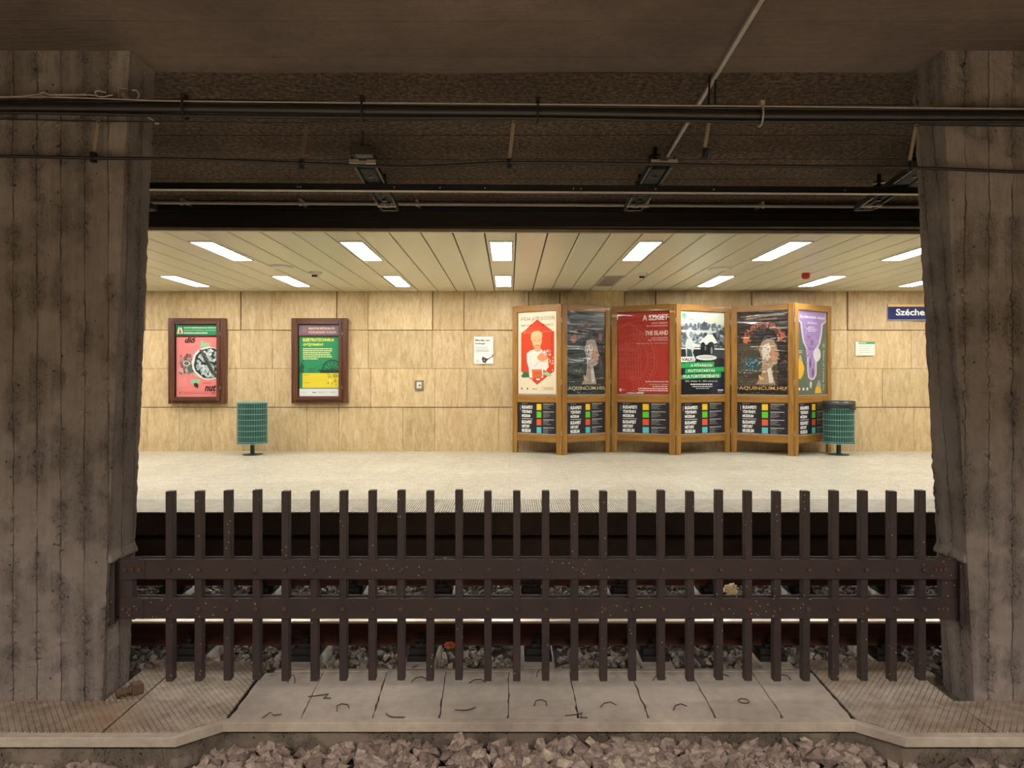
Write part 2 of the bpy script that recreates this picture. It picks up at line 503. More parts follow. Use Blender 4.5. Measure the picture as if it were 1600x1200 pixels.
class Sheet:
    """u to the right 0..1, v downwards 0..1; local x right, z up, faces -y"""
    def __init__(self, w, h, bg, step=.00002):
        self.w = w; self.h = h; self.m = MB(); self.k = 0; self.step = step
        self.m.box(0, w, 0, .002, 0, h, H(bg)); self.rnd = random.Random(3)
        self.clip = (0, 0, 1, 1)
    def pt(self, u, v):
        u = min(max(u, 0), 1); v = min(max(v, 0), 1)
        return (u*self.w, -(self.k+5)*self.step, (1-v)*self.h)
    def poly(self, pts, col):
        self.k += 1
        tri = tessellate_polygon([[Vector((a*self.w, b*self.h, 0)) for a, b in pts]])
        self.m.add([self.pt(a, b) for a, b in pts], [tuple(t) for t in tri], H(col) if isinstance(col, str) else col)
    def rect(self, u0, v0, u1, v1, col): self.poly([(u0, v0), (u1, v0), (u1, v1), (u0, v1)], col)
    def ell(self, u, v, ru, rv, col, n=20, jag=0, rot=0):
        pts = []
        asp = self.w/self.h
        for i in range(n):
            a = 2*math.pi*i/n; q = 1+self.rnd.uniform(-jag, jag)
            x = math.cos(a)*ru*q; y = math.sin(a)*rv*q   # work in units of width
            cr, sr = math.cos(rot), math.sin(rot)
            pts.append((u+x*cr-y*sr, v+(x*sr+y*cr)*asp))
        self.poly(pts, col)
    def line(self, pts, wd, col):
        asp = self.w/self.h
        for (a, b) in zip(pts[:-1], pts[1:]):
            dx = b[0]-a[0]; dy = (b[1]-a[1])/asp; L = math.hypot(dx, dy) or 1
            nx, ny = -dy/L*wd/2, dx/L*wd/2*asp
            self.poly([(a[0]+nx, a[1]+ny), (b[0]+nx, b[1]+ny), (b[0]-nx, b[1]-ny), (a[0]-nx, a[1]-ny)], col)
    def text(self, s, u0, v0, u1, v1, col, bold=.02, shear=0, vert=False):
        vs, fs = glyphs(s, bold, shear)
        if not vs: return
        self.k += 1
        x0 = min(p[0] for p in vs); x1 = max(p[0] for p in vs); y0 = min(p[1] for p in vs); y1 = max(p[1] for p in vs)
        out = []
        for x, y in vs:
            a = (x-x0)/(x1-x0); b = (y-y0)/(y1-y0)
            if vert: out.append(self.pt(u0+(u1-u0)*b, v0+(v1-v0)*a))       # reads downwards
            else: out.append(self.pt(u0+(u1-u0)*a, v1-(v1-v0)*b))
        self.m.add(out, fs, H(col))
    def vtext(self, s, u0, v0, u1, v1, col, bold=.02):
        vs, fs = glyphs(s, bold, 0); self.k += 1
        x0 = min(p[0] for p in vs); x1 = max(p[0] for p in vs); y0 = min(p[1] for p in vs); y1 = max(p[1] for p in vs)
        self.m.add([self.pt(u1-(u1-u0)*(y-y0)/(y1-y0)*-1-(u1-u0), v0+(v1-v0)*(x-x0)/(x1-x0)) for x, y in vs], fs, H(col))
    def greek(self, u0, v0, u1, n, lh, col, th=.5, ragged=.3, right=False):
        """lines of print too small to read in the photograph"""
        for i in range(n):
            L = (u1-u0)*(1-self.rnd.uniform(0, ragged)); a = u1-L if right else u0
            x = a
            while x < a+L-.01:
                wl = self.rnd.uniform(.02, .07); x2 = min(x+wl, a+L)
                self.rect(x, v0+i*lh, x2, v0+i*lh+lh*th, col); x = x2+.010
    def up(self): self.k += 4
    def build(self, name, parent, loc=(0, 0, 0), mat=None):
        o = self.m.build(name, mat or M['print'], parent)
        o.location = loc
        return o

def scatter(S, n, u0, v0, u1, v1, r0, r1, cols, jag=.3, inside=None):
    for _ in range(n):
        u = S.rnd.uniform(u0, u1); v = S.rnd.uniform(v0, v1)
        if inside and not inside(u, v): continue
        S.ell(u, v, S.rnd.uniform(r0, r1), S.rnd.uniform(r0, r1), S.rnd.choice(cols), 7, jag, S.rnd.uniform(0, 3))

def poster_walnut(w, h):
    S = Sheet(w, h, '#ee8a86')
    S.up(); scatter(S, 70, .10, .30, .36, .62, .03, .06, ['#8b6a66', '#b98c88', '#6e5a56', '#d9a8a2', '#5b6e62'], .4)
    S.ell(.36, .53, .10, .12, '#4f6f60', 6); S.ell(.25, .44, .09, .07, '#cfc8bc', 14); 
    S.up(); S.ell(.25, .44, .06, .045, '#5e7263', 14)
    S.rect(.60, .06, .66, .18, '#93c9a0'); S.rect(.62, .10, .82, .17, '#8fd0a0'); S.rect(.45, .60, .55, .66, '#8fd0a0'); S.rect(.36, .71, .58, .78, '#93c9a0')
    S.poly([(.43, .775), (.50, .765), (.55, .81), (.53, .86), (.44, .83)], '#34453d')
    for i in range(7):
        for j in range(6):
            S.rect(.03+.04*j, .67+.024*i, .045+.04*j, .678+.024*i, '#f6c9c0')
    S.up(); S.ell(.80, .44, .42, .41, '#e4e6df', 30, .02, .3)
    S.up(); S.ell(.82, .44, .38, .38, '#2c3434', 30, .03, .3)
    S.up()
    for i in range(150):
        a = S.rnd.uniform(0, 6.28); r = math.sqrt(S.rnd.uniform(0, 1))*.335
        u = .83+r*math.cos(a); v = .44+r*math.sin(a)*w/h
        if u > 1: continue
        S.ell(u, v, S.rnd.uniform(.028, .05), S.rnd.uniform(.022, .036), S.rnd.choice(['#c9d3d1', '#aebab8', '#dfe6e3', '#93a09f', '#b9c4c2']), 9, .15, S.rnd.uniform(0, 3)); S.k += 0
        if i % 40 == 39: S.up()
    S.up(); S.poly([(.56, .215), (.63, .21), (.78, .36), (.93, .56), (1, .62), (1, .70), (.86, .60), (.70, .40)], '#3d4038')
    S.line([(.60, .22), (.80, .42), (.97, .65)], .02, '#6c6d62')
    S.up()
    S.text('dió', .21, .005, .47, .10, '#2a1216', .03, .3)
    S.text('HARD', .66, .755, .86, .785, '#a8443f', .0)
    S.text('nut', .70, .80, .985, .905, '#2a1216', .03, .3)
    S.rect(.08, .915, .97, .918, '#7a3a38'); S.greek(.2, .94, .84, 1, .012, '#7a3a38'); S.greek(.08, .93, .13, 1, .03, '#2a1216'); S.greek(.88, .935, .96, 1, .02, '#2a1216')
    return S
def header_green(w, h):
    S = Sheet(w, h, '#2f8a5c'); S.up()
    S.poly([(.03, .85), (.06, .3), (.08, .15), (.10, .5), (.12, .15), (.15, .4), (.18, .85)], '#efe4c0')
    S.up(); S.poly([(.075, .8), (.09, .4), (.13, .55), (.14, .8)], '#c0583c')
    S.text('MAGYAR MEZŐGAZDASÁGI MÚZEUM', .20, .18, .97, .34, '#f2efdc', .03)
    S.text('MUSEUM OF HUNGARIAN AGRICULTURE', .20, .46, .97, .60, '#8fd6a4', .02)
    S.greek(.2, .74, .82, 1, .2, '#f2efdc'); return S
def header_mauve(w, h):
    S = Sheet(w, h, '#7c6a76'); S.up()
    for i in range(6): S.rect(.08, .22+i*.1, .20, .26+i*.1, '#b0706a')
    S.text('MAGYAR MŰSZAKI ÉS', .25, .18, .90, .44, '#f2c9a8', .03)
    S.text('KÖZLEKEDÉSI', .25, .56, .66, .82, '#f0b898', .03); S.text('MÚZEUM', .69, .56, .93, .82, '#e8ded8', .0)
    return S
def poster_electro(w, h):
    S = Sheet(w, h, '#2f9060'); S.up()
    S.text('ELEKTROTECHNIKAI', .09, .02, .88, .075, '#f0ea62', .03)
    S.text('GYŰJTEMÉNY', .09, .095, .62, .16, '#f0ea62', .03)
    S.greek(.09, .19, .86, 5, .034, '#e3eb9c', .5, .12); S.greek(.09, .36, .48, 1, .034, '#e3eb9c', .5, .02)
    # spoked wheel at the right edge
    cu, cv = .84, .56
    for r, c in ((.27, '#1d4a36'), (.235, '#2f9060'), (.215, '#1d5a40'), (.20, '#2f9060')):
        pts = [(min(1, cu+r*math.cos(a)), cv+r*math.sin(a)*w/h) for a in [math.pi+math.pi*i/24 for i in range(25)]]
        S.poly(pts, c); S.up()
    for i in range(6):
        a = math.pi+math.pi*(i+.5)/6
        S.line([(cu, cv), (min(.99, cu+.215*math.cos(a)), cv+.215*math.sin(a)*w/h)], .018, '#1d4a36')
    S.rect(.48, .55, 1, .575, '#234f3c'); S.rect(.53, .575, 1, .61, '#1b4433')
    S.ell(.29, .56, .07, .07, '#3f7a5c', 16); S.line([(.36, .55), (.60, .44)], .008, '#234f3c')
    S.poly([(.0, .50), (.08, .44), (.13, .50), (.10, .56), (.12, .60), (.0, .61)], '#245a42'); S.line([(.03, .46), (.12, .38)], .02, '#245a42')
    S.up(); S.rect(.08, .61, 1, .86, '#e6d23c'); S.up()
    scatter(S, 25, .72, .62, .98, .80, .02, .05, ['#c9b540', '#f0e070', '#b7a23c'], .4)
    S.greek(.11, .64, .27, 1, .012, '#8a8030'); S.rect(.11, .72, .6, .722, '#b0a030'); S.greek(.11, .77, .34, 1, .014, '#5f5a20')
    S.rect(0, .875, 1, 1, '#e6e8e6'); S.up(); S.greek(.34, .93, .44, 1, .03, '#555'+'555'); S.greek(.48, .92, .72, 2, .02, '#b8bcbc'); S.greek(.78, .92, .94, 2, .02, '#b8bcbc'); S.greek(.08, .93, .24, 1, .02, '#c8cccc')
    return S

def poster_soldiers(w, h):
    S = Sheet(w, h, '#f1e2c4'); S.up()
    S.poly([(.50, .09), (.94, .25), (.94, .72), (.50, .885), (.08, .72), (.08, .25)], '#de4a26'); S.up()
    S.text('KÁDÁR (JÁTÉK)KATONÁI', .08, .045, .945, .115, '#2b2018', .0)
    S.text('2022.10.28.', .08, .148, .37, .172, '#2b2018', .01); S.text('2023.03.31.', .62, .148, .93, .172, '#2b2018', .01)
    S.line([(.1, .24), (.4, .255), (.9, .235)], .01, '#f08a60')
    # man in a white shirt with folded arms
    S.poly([(.23, .50), (.34, .465), (.45, .455), (.60, .455), (.72, .49), (.78, .58), (.80, .67), (.72, .72), (.66, .70), (.66, .80), (.30, .80), (.28, .68), (.23, .60)], '#efe9dd'); S.up()
    S.ell(.495, .34, .13, .19, '#f0b98a', 22, .01)
    S.poly([(.41, .40), (.58, .40), (.60, .465), (.52, .49), (.42, .46)], '#eaa878'); S.up()
    S.poly([(.34, .34), (.34, .27), (.40, .235), (.55, .23), (.63, .26), (.635, .31), (.58, .29), (.47, .285), (.40, .30), (.375, .345)], '#ecc98a')
    S.line([(.42, .345), (.47, .342)], .012, '#a8603c'); S.line([(.54, .342), (.59, .345)], .012, '#a8603c'); S.line([(.47, .405), (.56, .405)], .012, '#c05038'); S.line([(.51, .35), (.52, .38)], .01, '#d08a5c')
    S.poly([(.50, .54), (.60, .50), (.72, .51), (.78, .54), (.74, .59), (.62, .60), (.52, .58)], '#f09a68')
    S.line([(.42, .67), (.56, .60), (.76, .61)], .015, '#c9c0b8'); S.line([(.30, .52), (.34, .60), (.33, .70)], .012, '#d0c8c0')
    S.up(); scatter(S, 30, .60, .46, .86, .54, .012, .025, ['#d8d4cc', '#f4b890', '#b8b4b8', '#e8784a'], .3)
    scatter(S, 14, .78, .54, .92, .72, .010, .022, ['#e8e0d0', '#f0a878', '#d8c8b8'], .3)
    S.poly([(.36, .70), (.62, .70), (.64, .77), (.60, .80), (.38, .80)], '#e0703c'); S.up()
    for q in (.44, .50, .56): S.ell(q, .745, .014, .014, '#7a3018', 8)
    S.poly([(.08, .78), (.16, .725), (.28, .74), (.30, .795), (.12, .80)], '#2f7a4c'); S.poly([(.66, .74), (.76, .725), (.88, .765), (.84, .79), (.68, .765)], '#a9c9a4')
    S.poly([(.32, .80), (.40, .79), (.38, .84)], '#e8a050'); S.rect(.48, .81, .57, .83, '#f4ece0')
    S.vtext('KIÁLLÍTÁS', .865, .285, .895, .555, '#6a2214', .0)
    for q in (.10, .25): S.poly([(q-.02, .925), (q+.02, .925), (q+.01, .945), (q, .95), (q-.01, .945)], '#3b2c20')
    S.greek(.38, .935, .52, 1, .012, '#3b2c20'); S.greek(.60, .915, .92, 4, .010, '#9a8a70', .4, .3, True)
    return S

def bust(S, cx, top, s, c1, c2):
    """a carved head in profile looking right, on its neck"""
    f = lambda pts: [(cx+a*s, top+b*s*.55) for a, b in pts]
    S.poly(f([(-.10, .30), (-.16, .12), (-.10, -.06), (.02, -.14), (.16, -.10), (.22, .06), (.235, .14), (.28, .25), (.245, .28), (.255, .34), (.24, .40), (.23, .46), (.16, .50), (.10, .52), (.13, .70), (.20, .95), (-.22, .95), (-.10, .70), (-.08, .48)]), c1)
    S.up(); S.poly(f([(-.08, .30), (-.10, .12), (-.04, .00), (.06, -.04), (.10, .10), (.07, .28), (.02, .42)]), c2)
    S.poly(f([(.10, .54), (.16, .90), (.06, .92), (.02, .60)]), c2)
    S.line(f([(.18, .17), (.235, .17)]), .012*s*2, '#5a4030'); S.line(f([(.19, .385), (.24, .38)]), .010*s*2, '#7a4030')
    S.up()
def poster_aquincum(w, h, dark, glow):
    S = Sheet(w, h, dark); S.up()
    if not glow:
        S.rect(.62, .30, 1, .92, '#221a24')
    else:
        S.rect(0, .38, .8, .90, '#4a4232'); S.up(); S.rect(.14, .56, .42, .70, '#1f4f58'); S.rect(.80, .3, 1, .9, '#231a18')
    S.up()
    cols = ['#8a4228', '#b5603c', '#6a3020', '#d08a68', '#3c2a20', '#94532e'] if glow else ['#5a3020', '#8a4a30', '#3a2a22', '#2c3a36']
    for i in range(260 if glow else 120):
        a = math.pi*(1+S.rnd.uniform(-.06, 1.06)); r = S.rnd.uniform(.27, .42)
        u = .54+r*math.cos(a); v = .33+r*math.sin(a)*.48+ (0)
        S.ell(u, v, S.rnd.uniform(.012, .03), S.rnd.uniform(.010, .024), S.rnd.choice(cols), 6, .35, S.rnd.uniform(0, 3))
        if i % 90 == 89: S.up()
    S.ell(.17, .34, .065, .075, '#c8683a' if glow else '#8a4428', 10, .15); S.ell(.88, .30, .035, .08, '#b85c3c' if glow else '#7a4434', 10, .15)
    scatter(S, 60, .24, .20, .80, .34, .01, .035, ['#1c1a1c', '#2c2826', '#4a3c34', '#18222a'], .4)
    S.up()
    bust(S, .58 if glow else .60, .40, .92, '#a88a6c' if glow else '#a09488', '#d8cfc0' if glow else '#c8c4bc')
    scatter(S, 60, .46, .40, .74, .80, .008, .022, ['#cbb79c', '#8f7458', '#e6dccb', '#6e5844', '#b59a7c'] if glow else ['#a8a296', '#6f6a64', '#cfcac0', '#54504c'], .4, lambda u, v: abs(u-.60-(.04 if v > .6 else 0)) < (.13 if v < .6 else .07))
    S.poly([(.70, .44), (.77, .50), (.745, .54), (.78, .60), (.70, .60), (.68, .50)], '#d08a68')
    if glow:
        scatter(S, 40, .16, .58, .52, .72, .006, .016, ['#9ab8b0', '#c8d0c0', '#6a8a80'], .4)
        scatter(S, 90, .04, .40, .98, .88, .004, .010, ['#8a7a58', '#a8987a', '#6a5c44'], .4)
    else:
        scatter(S, 90, .04, .20, .98, .88, .004, .010, ['#4a5a58', '#7a8480', '#5a4a40'], .4)
    g = '#e0b860' if glow else '#c8b078'
    S.poly([(.44, .76), (.49, .80), (.54, .80), (.53, .82), (.49, .83), (.44, .815), (.43, .785)], g)
    S.greek(.40, .845, .58, 1, .018, '#b09a6a', .5, .1); S.greek(.38, .868, .60, 1, .018, '#b09a6a', .5, .1)
    S.up()
    S.text('AZ ÓKOR KÖZELEBB VAN,', .06, .035, .96, .062, '#c08a48' if glow else '#5e5a4c', .0)
    S.text('MINT GONDOLNÁD!', .18, .078, .80, .105, '#c08a48' if glow else '#5e5a4c', .0)
    S.text('AQUINCUM.HU', .03, .905, .97, .955, '#e0b070' if glow else '#d0c4a0', .01)
    return S

def poster_island(w, h):
    S = Sheet(w, h, '#b8382c'); S.up()
    L = '#d0665a'
    def arc(r, wd, c=L):
        pts = [(.28+r*math.cos(a)*1.0, .58+r*math.sin(a)*.95*.9) for a in [-math.pi/2*1.0+math.pi*i/30 for i in range(31)]]
        pts = [(min(max(x, .0), 1), y) for x, y in pts]
        S.line(pts, wd, c)
    for r, wd in ((.44, .012), (.49, .006), (.30, .008), (.33, .005)): arc(r, wd)
    for i in range(20):
        a = -math.pi/2+math.pi*(i+.5)/20
        S.line([(.28+.345*math.cos(a), .58+.345*math.sin(a)*.85), (.28+.42*math.cos(a), .58+.42*math.sin(a)*.85)], .008, L)
    S.line([(.02, .20), (.22, .12), (.42, .22), (.50, .32)], .008, L)
    for q in range(9): S.line([(.04+.05*q, .32+.02*abs(4-q)), (.06+.05*q, .86-.02*abs(4-q))], .006, L)
    for q in range(7): S.line([(.03, .38+.07*q), (.50, .38+.07*q)], .005, L)
    for q in range(10): S.ell(S.rnd.uniform(.06, .46), S.rnd.uniform(.36, .84), .03, .04, '#c24c40', 10, .2)
    S.up(); W = '#f2e4dc'
    S.text('A SZIGET', .49, .035, .98, .105, W, .03)
    S.text('SZENT MARGIT', .66, .13, .98, .148, '#f0d0c8', .02); S.text('ÉS A DOMONKOSOK', .57, .162, .98, .180, '#f0d0c8', .02)
    S.text('THE ISLAND', .54, .23, .98, .285, W, .03)
    S.text('SAINT MARGARET', .66, .31, .98, .326, '#f0d0c8', .02); S.text('AND THE DOMINICANS', .59, .336, .98, .352, '#f0d0c8', .02)
    S.text('2022. szeptember 16. – 2023. március 19.', .37, .375, .98, .392, '#f0d0c8', .0)
    S.text('BTM VÁRMÚZEUM', .55, .835, .98, .855, W, .01); S.text('GÓTIKUS TEREM', .62, .872, .98, .888, '#f0d0c8', .0); S.greek(.68, .90, .98, 1, .018, '#f0d0c8', .6, 0, True)
    S.greek(.40, .925, .98, 2, .024, '#f0d8d0', .55, .1, True)
    S.poly([(.03, .935), (.08, .935), (.075, .96), (.055, .972), (.035, .96)], W); S.greek(.1, .945, .16, 1, .02, '#e0a8a0')
    S.poly([(.15, .995), (.24, .98), (.36, .985), (.40, .975), (.52, .975), (.50, .995)], '#e6ded4')
    return S

def poster_dogs(w, h):
    S = Sheet(w, h, '#dfe6d6'); S.up()
    S.rect(0, .17, 1, .62, '#6f7d84'); S.up()
    scatter(S, 170, .0, .18, 1, .46, .015, .05, ['#8c9aa0', '#55636b', '#b4c0c0', '#3d4a52', '#cfd8d4', '#7c8a90'], .4)
    S.rect(0, .155, 1, .175, '#aeb8b2')
    for q, hh in ((.38, .03), (.44, .02), (.56, .035), (.62, .02), (.30, .015), (.70, .02), (.75, .03), (.1, .015), (.2, .02), (.86, .015)):
        S.rect(q, .16-hh, q+.05, .19, '#66737a')
    S.up(); S.poly([(.47, .20), (.49, .135), (.53, .115), (.535, .085), (.54, .115), (.58, .135), (.60, .20)], '#46535a')
    S.rect(.44, .17, .64, .215, '#55626a')
    S.rect(.02, .225, .90, .25, '#d6ddd6'); scatter(S, 60, .70, .24, 1, .44, .03, .06, ['#28323a', '#3d4a52', '#6f7d84'], .4)
    S.rect(0, .43, 1, .62, '#1f262c'); S.up(); S.rect(0, .44, 1, .455, '#e6ebe4'); 
    for q in range(14): S.rect(.70+.022*q, .46, .708+.022*q, .56, '#55626a')
    # woman
    S.poly([(.14, .33), (.24, .32), (.30, .38), (.30, .44), (.27, .50), (.34, .58), (.30, .62), (.13, .62), (.12, .50), (.10, .40)], '#d0d8d4'); S.poly([(.28, .38), (.42, .40), (.42, .43), (.28, .43)], '#dfe4dc')
    S.up(); S.ell(.21, .265, .085, .09, '#e8ece2', 14, .06); S.ell(.235, .28, .05, .06, '#9aa4a4', 12); S.poly([(.14, .45), (.24, .46), (.30, .62), (.14, .62)], '#3c4850')
    # two dogs on a round table under a white parasol
    S.poly([(.40, .37), (.56, .30), (.60, .275), (.72, .27), (.84, .37), (.70, .395), (.50, .395)], '#f0f4ea')
    S.up(); S.ell(.53, .47, .085, .13, '#161c20', 14, .08); S.ell(.67, .46, .10, .15, '#1c2226', 14, .08); S.ell(.50, .40, .05, .05, '#20282c', 10, .1); S.ell(.70, .395, .06, .05, '#2a3236', 10, .1)
    S.up(); S.ell(.70, .47, .03, .07, '#8a9494', 8, .2); S.ell(.56, .44, .02, .05, '#76807f', 8, .2)
    S.ell(.58, .555, .24, .05, '#e6ebe2', 24); S.up(); S.ell(.58, .55, .20, .03, '#c8d0ca', 24)
    S.rect(0, .62, 1, 1, '#1c2438'); S.rect(0, .80, .70, 1, '#16181c'); S.up()
    S.poly([(.0, .55), (.28, .545), (.28, .605), (.0, .615)], '#f2f2ec'); S.up()
    S.text('VAU!', .02, .56, .26, .60, '#16120e', .03)
    S.poly([(0, .625), (.76, .605), (.76, .665), (0, .685)], '#2fae5c'); S.poly([(.10, .695), (.99, .665), (.99, .725), (.10, .75)], '#2fae5c'); S.poly([(0, .77), (.92, .735), (.92, .795), (0, .82)], '#2fae5c')
    S.up(); S.text('A FŐVÁROSI', .22, .625, .71, .665, '#ecf4e4', .02); S.text('KUTYATARTÁS', .17, .69, .78, .73, '#ecf4e4', .02); S.text('KULTÚRTÖRTÉNETE', .06, .755, .88, .80, '#ecf4e4', .02)
    S.text('2022. október 15. - 2023. március 26.', .10, .83, .84, .85, '#e8ece8', .0)
    S.greek(.22, .873, .74, 1, .022, '#f0f4f0', .6, .05); S.greek(.26, .90, .72, 1, .022, '#c8d0cc', .6, .05); S.greek(.34, .925, .64, 1, .018, '#a8b0b0', .6, .05)
    S.rect(.84, .945, .97, .958, '#e8ece8'); S.greek(.84, .965, .97, 2, .012, '#98a0a8')
    S.poly([(.03, .035), (.07, .028), (.12, .035), (.12, .075), (.075, .092), (.03, .075)], '#35b06a'); S.greek(.14, .045, .22, 1, .02, '#6a8a78'); S.greek(.14, .066, .30, 2, .022, '#7a9a88', .45)
    return S

def poster_rites(w, h):
    S = Sheet(w, h, '#566a58'); S.up()
    S.poly([(.02, .0), (.98, .0), (.98, .12), (.87, .15), (.84, .27), (.78, .38), (.68, .46), (.66, .56), (.65, .76), (.58, .82), (.46, .83), (.36, .80), (.33, .72), (.32, .56), (.30, .46), (.18, .37), (.13, .25), (.10, .15), (.02, .12)], '#d6c4de'); S.up()
    S.poly([(.05, .0), (.95, .0), (.95, .11), (.82, .14), (.79, .27), (.72, .37), (.62, .45), (.60, .56), (.60, .75), (.55, .80), (.46, .81), (.39, .78), (.37, .70), (.37, .56), (.34, .45), (.23, .36), (.18, .25), (.15, .14), (.05, .11)], '#a288bc'); S.up()
    scatter(S, 46, .25, .14, .72, .70, .012, .04, ['#8b70aa', '#b49cca', '#7d629e', '#937ab2'], .3, lambda u, v: abs(u-.48) < .28-.25*max(0, v-.2))
    S.ell(.66, .52, .13, .14, '#d8d4dc', 16, .03); S.ell(.49, .37, .06, .06, '#7d629e', 10, .1); S.ell(.43, .63, .035, .09, '#5f4a86', 10); S.ell(.52, .74, .035, .09, '#5f4a86', 10)
    S.poly([(.0, .60), (.08, .57), (.16, .60), (.23, .68), (.20, .76), (.10, .82), (.0, .80)], '#e8b830'); S.poly([(.58, .99), (.62, .92), (.70, .88), (.80, .93), (.83, .99)], '#e8b830')
    S.poly([(.04, .58), (.08, .52), (.13, .55), (.16, .61)], '#b8a8a0'); S.poly([(.64, .90), (.72, .82), (.80, .87), (.80, .92)], '#a8a098')
    S.ell(.45, .885, .035, .07, '#dfe4d8', 12); S.line([(.3, .80), (.42, .92), (.6, .80), (.78, .76)], .008, '#7a9078')
    S.up(); S.text('Az elengedés rítusai', .07, .05, .93, .095, '#f0e8f4', .02)
    S.text('kiállítás', .34, .125, .66, .15, '#e8dcf0', .01); S.greek(.36, .185, .58, 1, .018, '#e0d4ea', .6, .0); S.greek(.30, .208, .68, 1, .018, '#e0d4ea', .6, .0); S.greek(.36, .231, .62, 1, .018, '#e0d4ea', .6, .0)
    S.rect(.86, .38, .94, .43, '#8aa060'); S.vtext('Rites of Letting Go', .85, .47, .93, .955, '#c8d0bc', .0)
    S.greek(.04, .475, .16, 2, .02, '#c8d0bc')
    for q in (.06, .20, .33): S.ell(q, .935, .035, .03, '#e8ece4', 8, .2)
    return S

def notice_sheet(w, h):
    S = Sheet(w, h, '#26242a'); S.up(); W = '#e6e6e2'
    S.rect(.055, .10, .062, .26, '#b8b8b4')
    S.greek(.10, .03, .25, 1, .03, '#a8a8a4')
    for s, a, b, r in (('BUDAPESTI', .10, .21, .38), ('TÖRTÉNETI', .235, .35, .36), ('MÚZEUM', .375, .485, .32), ('BUDAPEST', .59, .70, .365), ('HISTORY', .735, .835, .31), ('MUSEUM', .87, .985, .33)):
        S.text(s, .10, a, r, b, W, .05)
    S.rect(.10, .53, .38, .545, W)
    for a, c in ((.04, '#e8c020'), (.29, '#62c22c'), (.54, '#d65a32'), (.80, '#5cbcc0')):
        S.rect(.49, a, .61, min(a+.20, .995), c)
    for a, n in ((.03, 6), (.28, 7), (.54, 6), (.80, 7)):
        S.rect(.66, a+.0, .93, a+.018, '#c8c8c4')
        S.greek(.66, a+.032, .88, n, .026, '#8a8a88', .45, .5)
    return S

# ------------------------------------------------------------------ station structure
ZC = 2.991; Y_WALL = 13.28; Y_EDGE = 7.33; Y_TACT = 8.09; ZT = 3.288; Y_SOFF = 7.81; ZS = -.479
XL, XR = -13.0, 14.0

# far wall: travertine tiles, every second pair standing proud
def wall_tiles():
    m = MB(); rnd = random.Random(11)
    def tl(x0, x1, z0, z1, d, g=.0025):
        t = rnd.uniform(.86, 1.0)
        m.bbox(x0+g, x1-g, Y_WALL-d, Y_WALL+.05, z0+g, z1-g, .003, (t, t*rnd.uniform(.975, 1), t*rnd.uniform(.94, 1), 1))
    wx = lambda px: PX(px, Y_WALL)
    wz = lambda py: PZ(py, Y_WALL)
    z_rows = [wz(705), wz(636), wz(576), wz(516), ZC+.03]
    rnd2 = random.Random(5)
    per = wx(276+149.7)-wx(276); base = wx(276)
    for k in range(-4, 9):
        a = base+k*per
        tl(a, a+per*.672, z_rows[3], z_rows[4], .034, .006)
        tl(a+per*.672, a+per, z_rows[3], z_rows[4], .0, .006)
    def row(z0, z1, off, d, jit):
        x = XL+off; 
        while x < XR:
            w = per/3*(2 if rnd2.random() < .35 else 1)
            dd = d+(.012 if rnd2.random() < jit else 0)
            tl(x, x+w, z0, z1, dd); x += w
    row(z_rows[2], z_rows[3], (base-XL) % (per/3)-per/3, .006, .12)
    row(z_rows[1], z_rows[2], (base-XL) % (per/3)-per/3+.05, .016, .15)
    row(z_rows[0]-.01, z_rows[1]-.006, (base-XL) % (per/3)-per/3+.05, .004, .0)
    return m
structure(wall_tiles(), 'wall_back', M['travertine'])
mb = MB(); mb.box(XL, XR, Y_WALL+.02, Y_WALL+.25, -.6, ZT+.3); structure(mb, 'wall_back_core', M['joint'])
for nm, x in (('wall_left', XL-.2), ('wall_right', XR)):
    mb = MB(); mb.box(x, x+.2, Y_EDGE+.3, Y_WALL+.2, -.6, ZT+.3); structure(mb, nm, M['travertine'])

# floor and its grooved edge
mb = MB(); mb.box(XL, XR, Y_TACT, Y_WALL+.02, -.15, 0); structure(mb, 'floor', M['terrazzo'])
mb = MB(); mb.box(XL, XR, Y_EDGE, Y_TACT-.004, -.012, 0, b=.003); structure(mb, 'floor_edge', M['tactile'])
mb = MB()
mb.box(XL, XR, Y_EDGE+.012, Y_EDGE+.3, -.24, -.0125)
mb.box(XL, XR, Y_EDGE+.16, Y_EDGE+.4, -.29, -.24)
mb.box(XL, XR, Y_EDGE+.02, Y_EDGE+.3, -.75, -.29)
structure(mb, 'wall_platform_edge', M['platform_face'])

# strip ceiling of the far platform; its front edge runs a little askew, like the beam above the opening
SKEW = R(1.35)
def yfront(x): return Y_SOFF+(x-.3)*math.tan(SKEW)
def strips():
    m = MB(); rnd = random.Random(2)
    k0 = int((XL-.075)/.3535)-1
    for k in range(k0, int((XR-.075)/.3535)+1):
        a = .075+.3535*k
        t = rnd.uniform(.965, 1.0)
        x0, x1 = a+.008, a+.3535-.008
        r = .012
        prof = [(x0, ZC+.03), (x0, ZC+r*.4), (x0+r, ZC), (x1-r, ZC), (x1, ZC+r*.4), (x1, ZC+.03)]
        n = len(prof)
        vs = [(x, yfront(x)+.02, z) for x, z in prof]+[(x, Y_WALL+.03, z) for x, z in prof]
        m.add(vs, [(i, i+1, i+1+n, i+n) for i in range(n-1)], (t, t, t*rnd.uniform(.98, 1), 1))
    return m
structure(strips(), 'ceiling', M['strip'])
mb = MB(); mb.box(XL, XR, Y_SOFF-.1, Y_WALL+.1, ZC+.031, ZC+.1); structure(mb, 'ceiling_void', M['joint'])
def skewbox(m, x0, x1, dy0, dy1, z0, z1):
    vs = []
    for x in (x0, x1):
        for d in (dy0, dy1):
            for z in (z0, z1): vs.append((x, yfront(x)+d, z))
    m.add(vs, [(0, 1, 3, 2), (4, 6, 7, 5), (0, 4, 5, 1), (2, 3, 7, 6), (0, 2, 6, 4), (1, 5, 7, 3)])
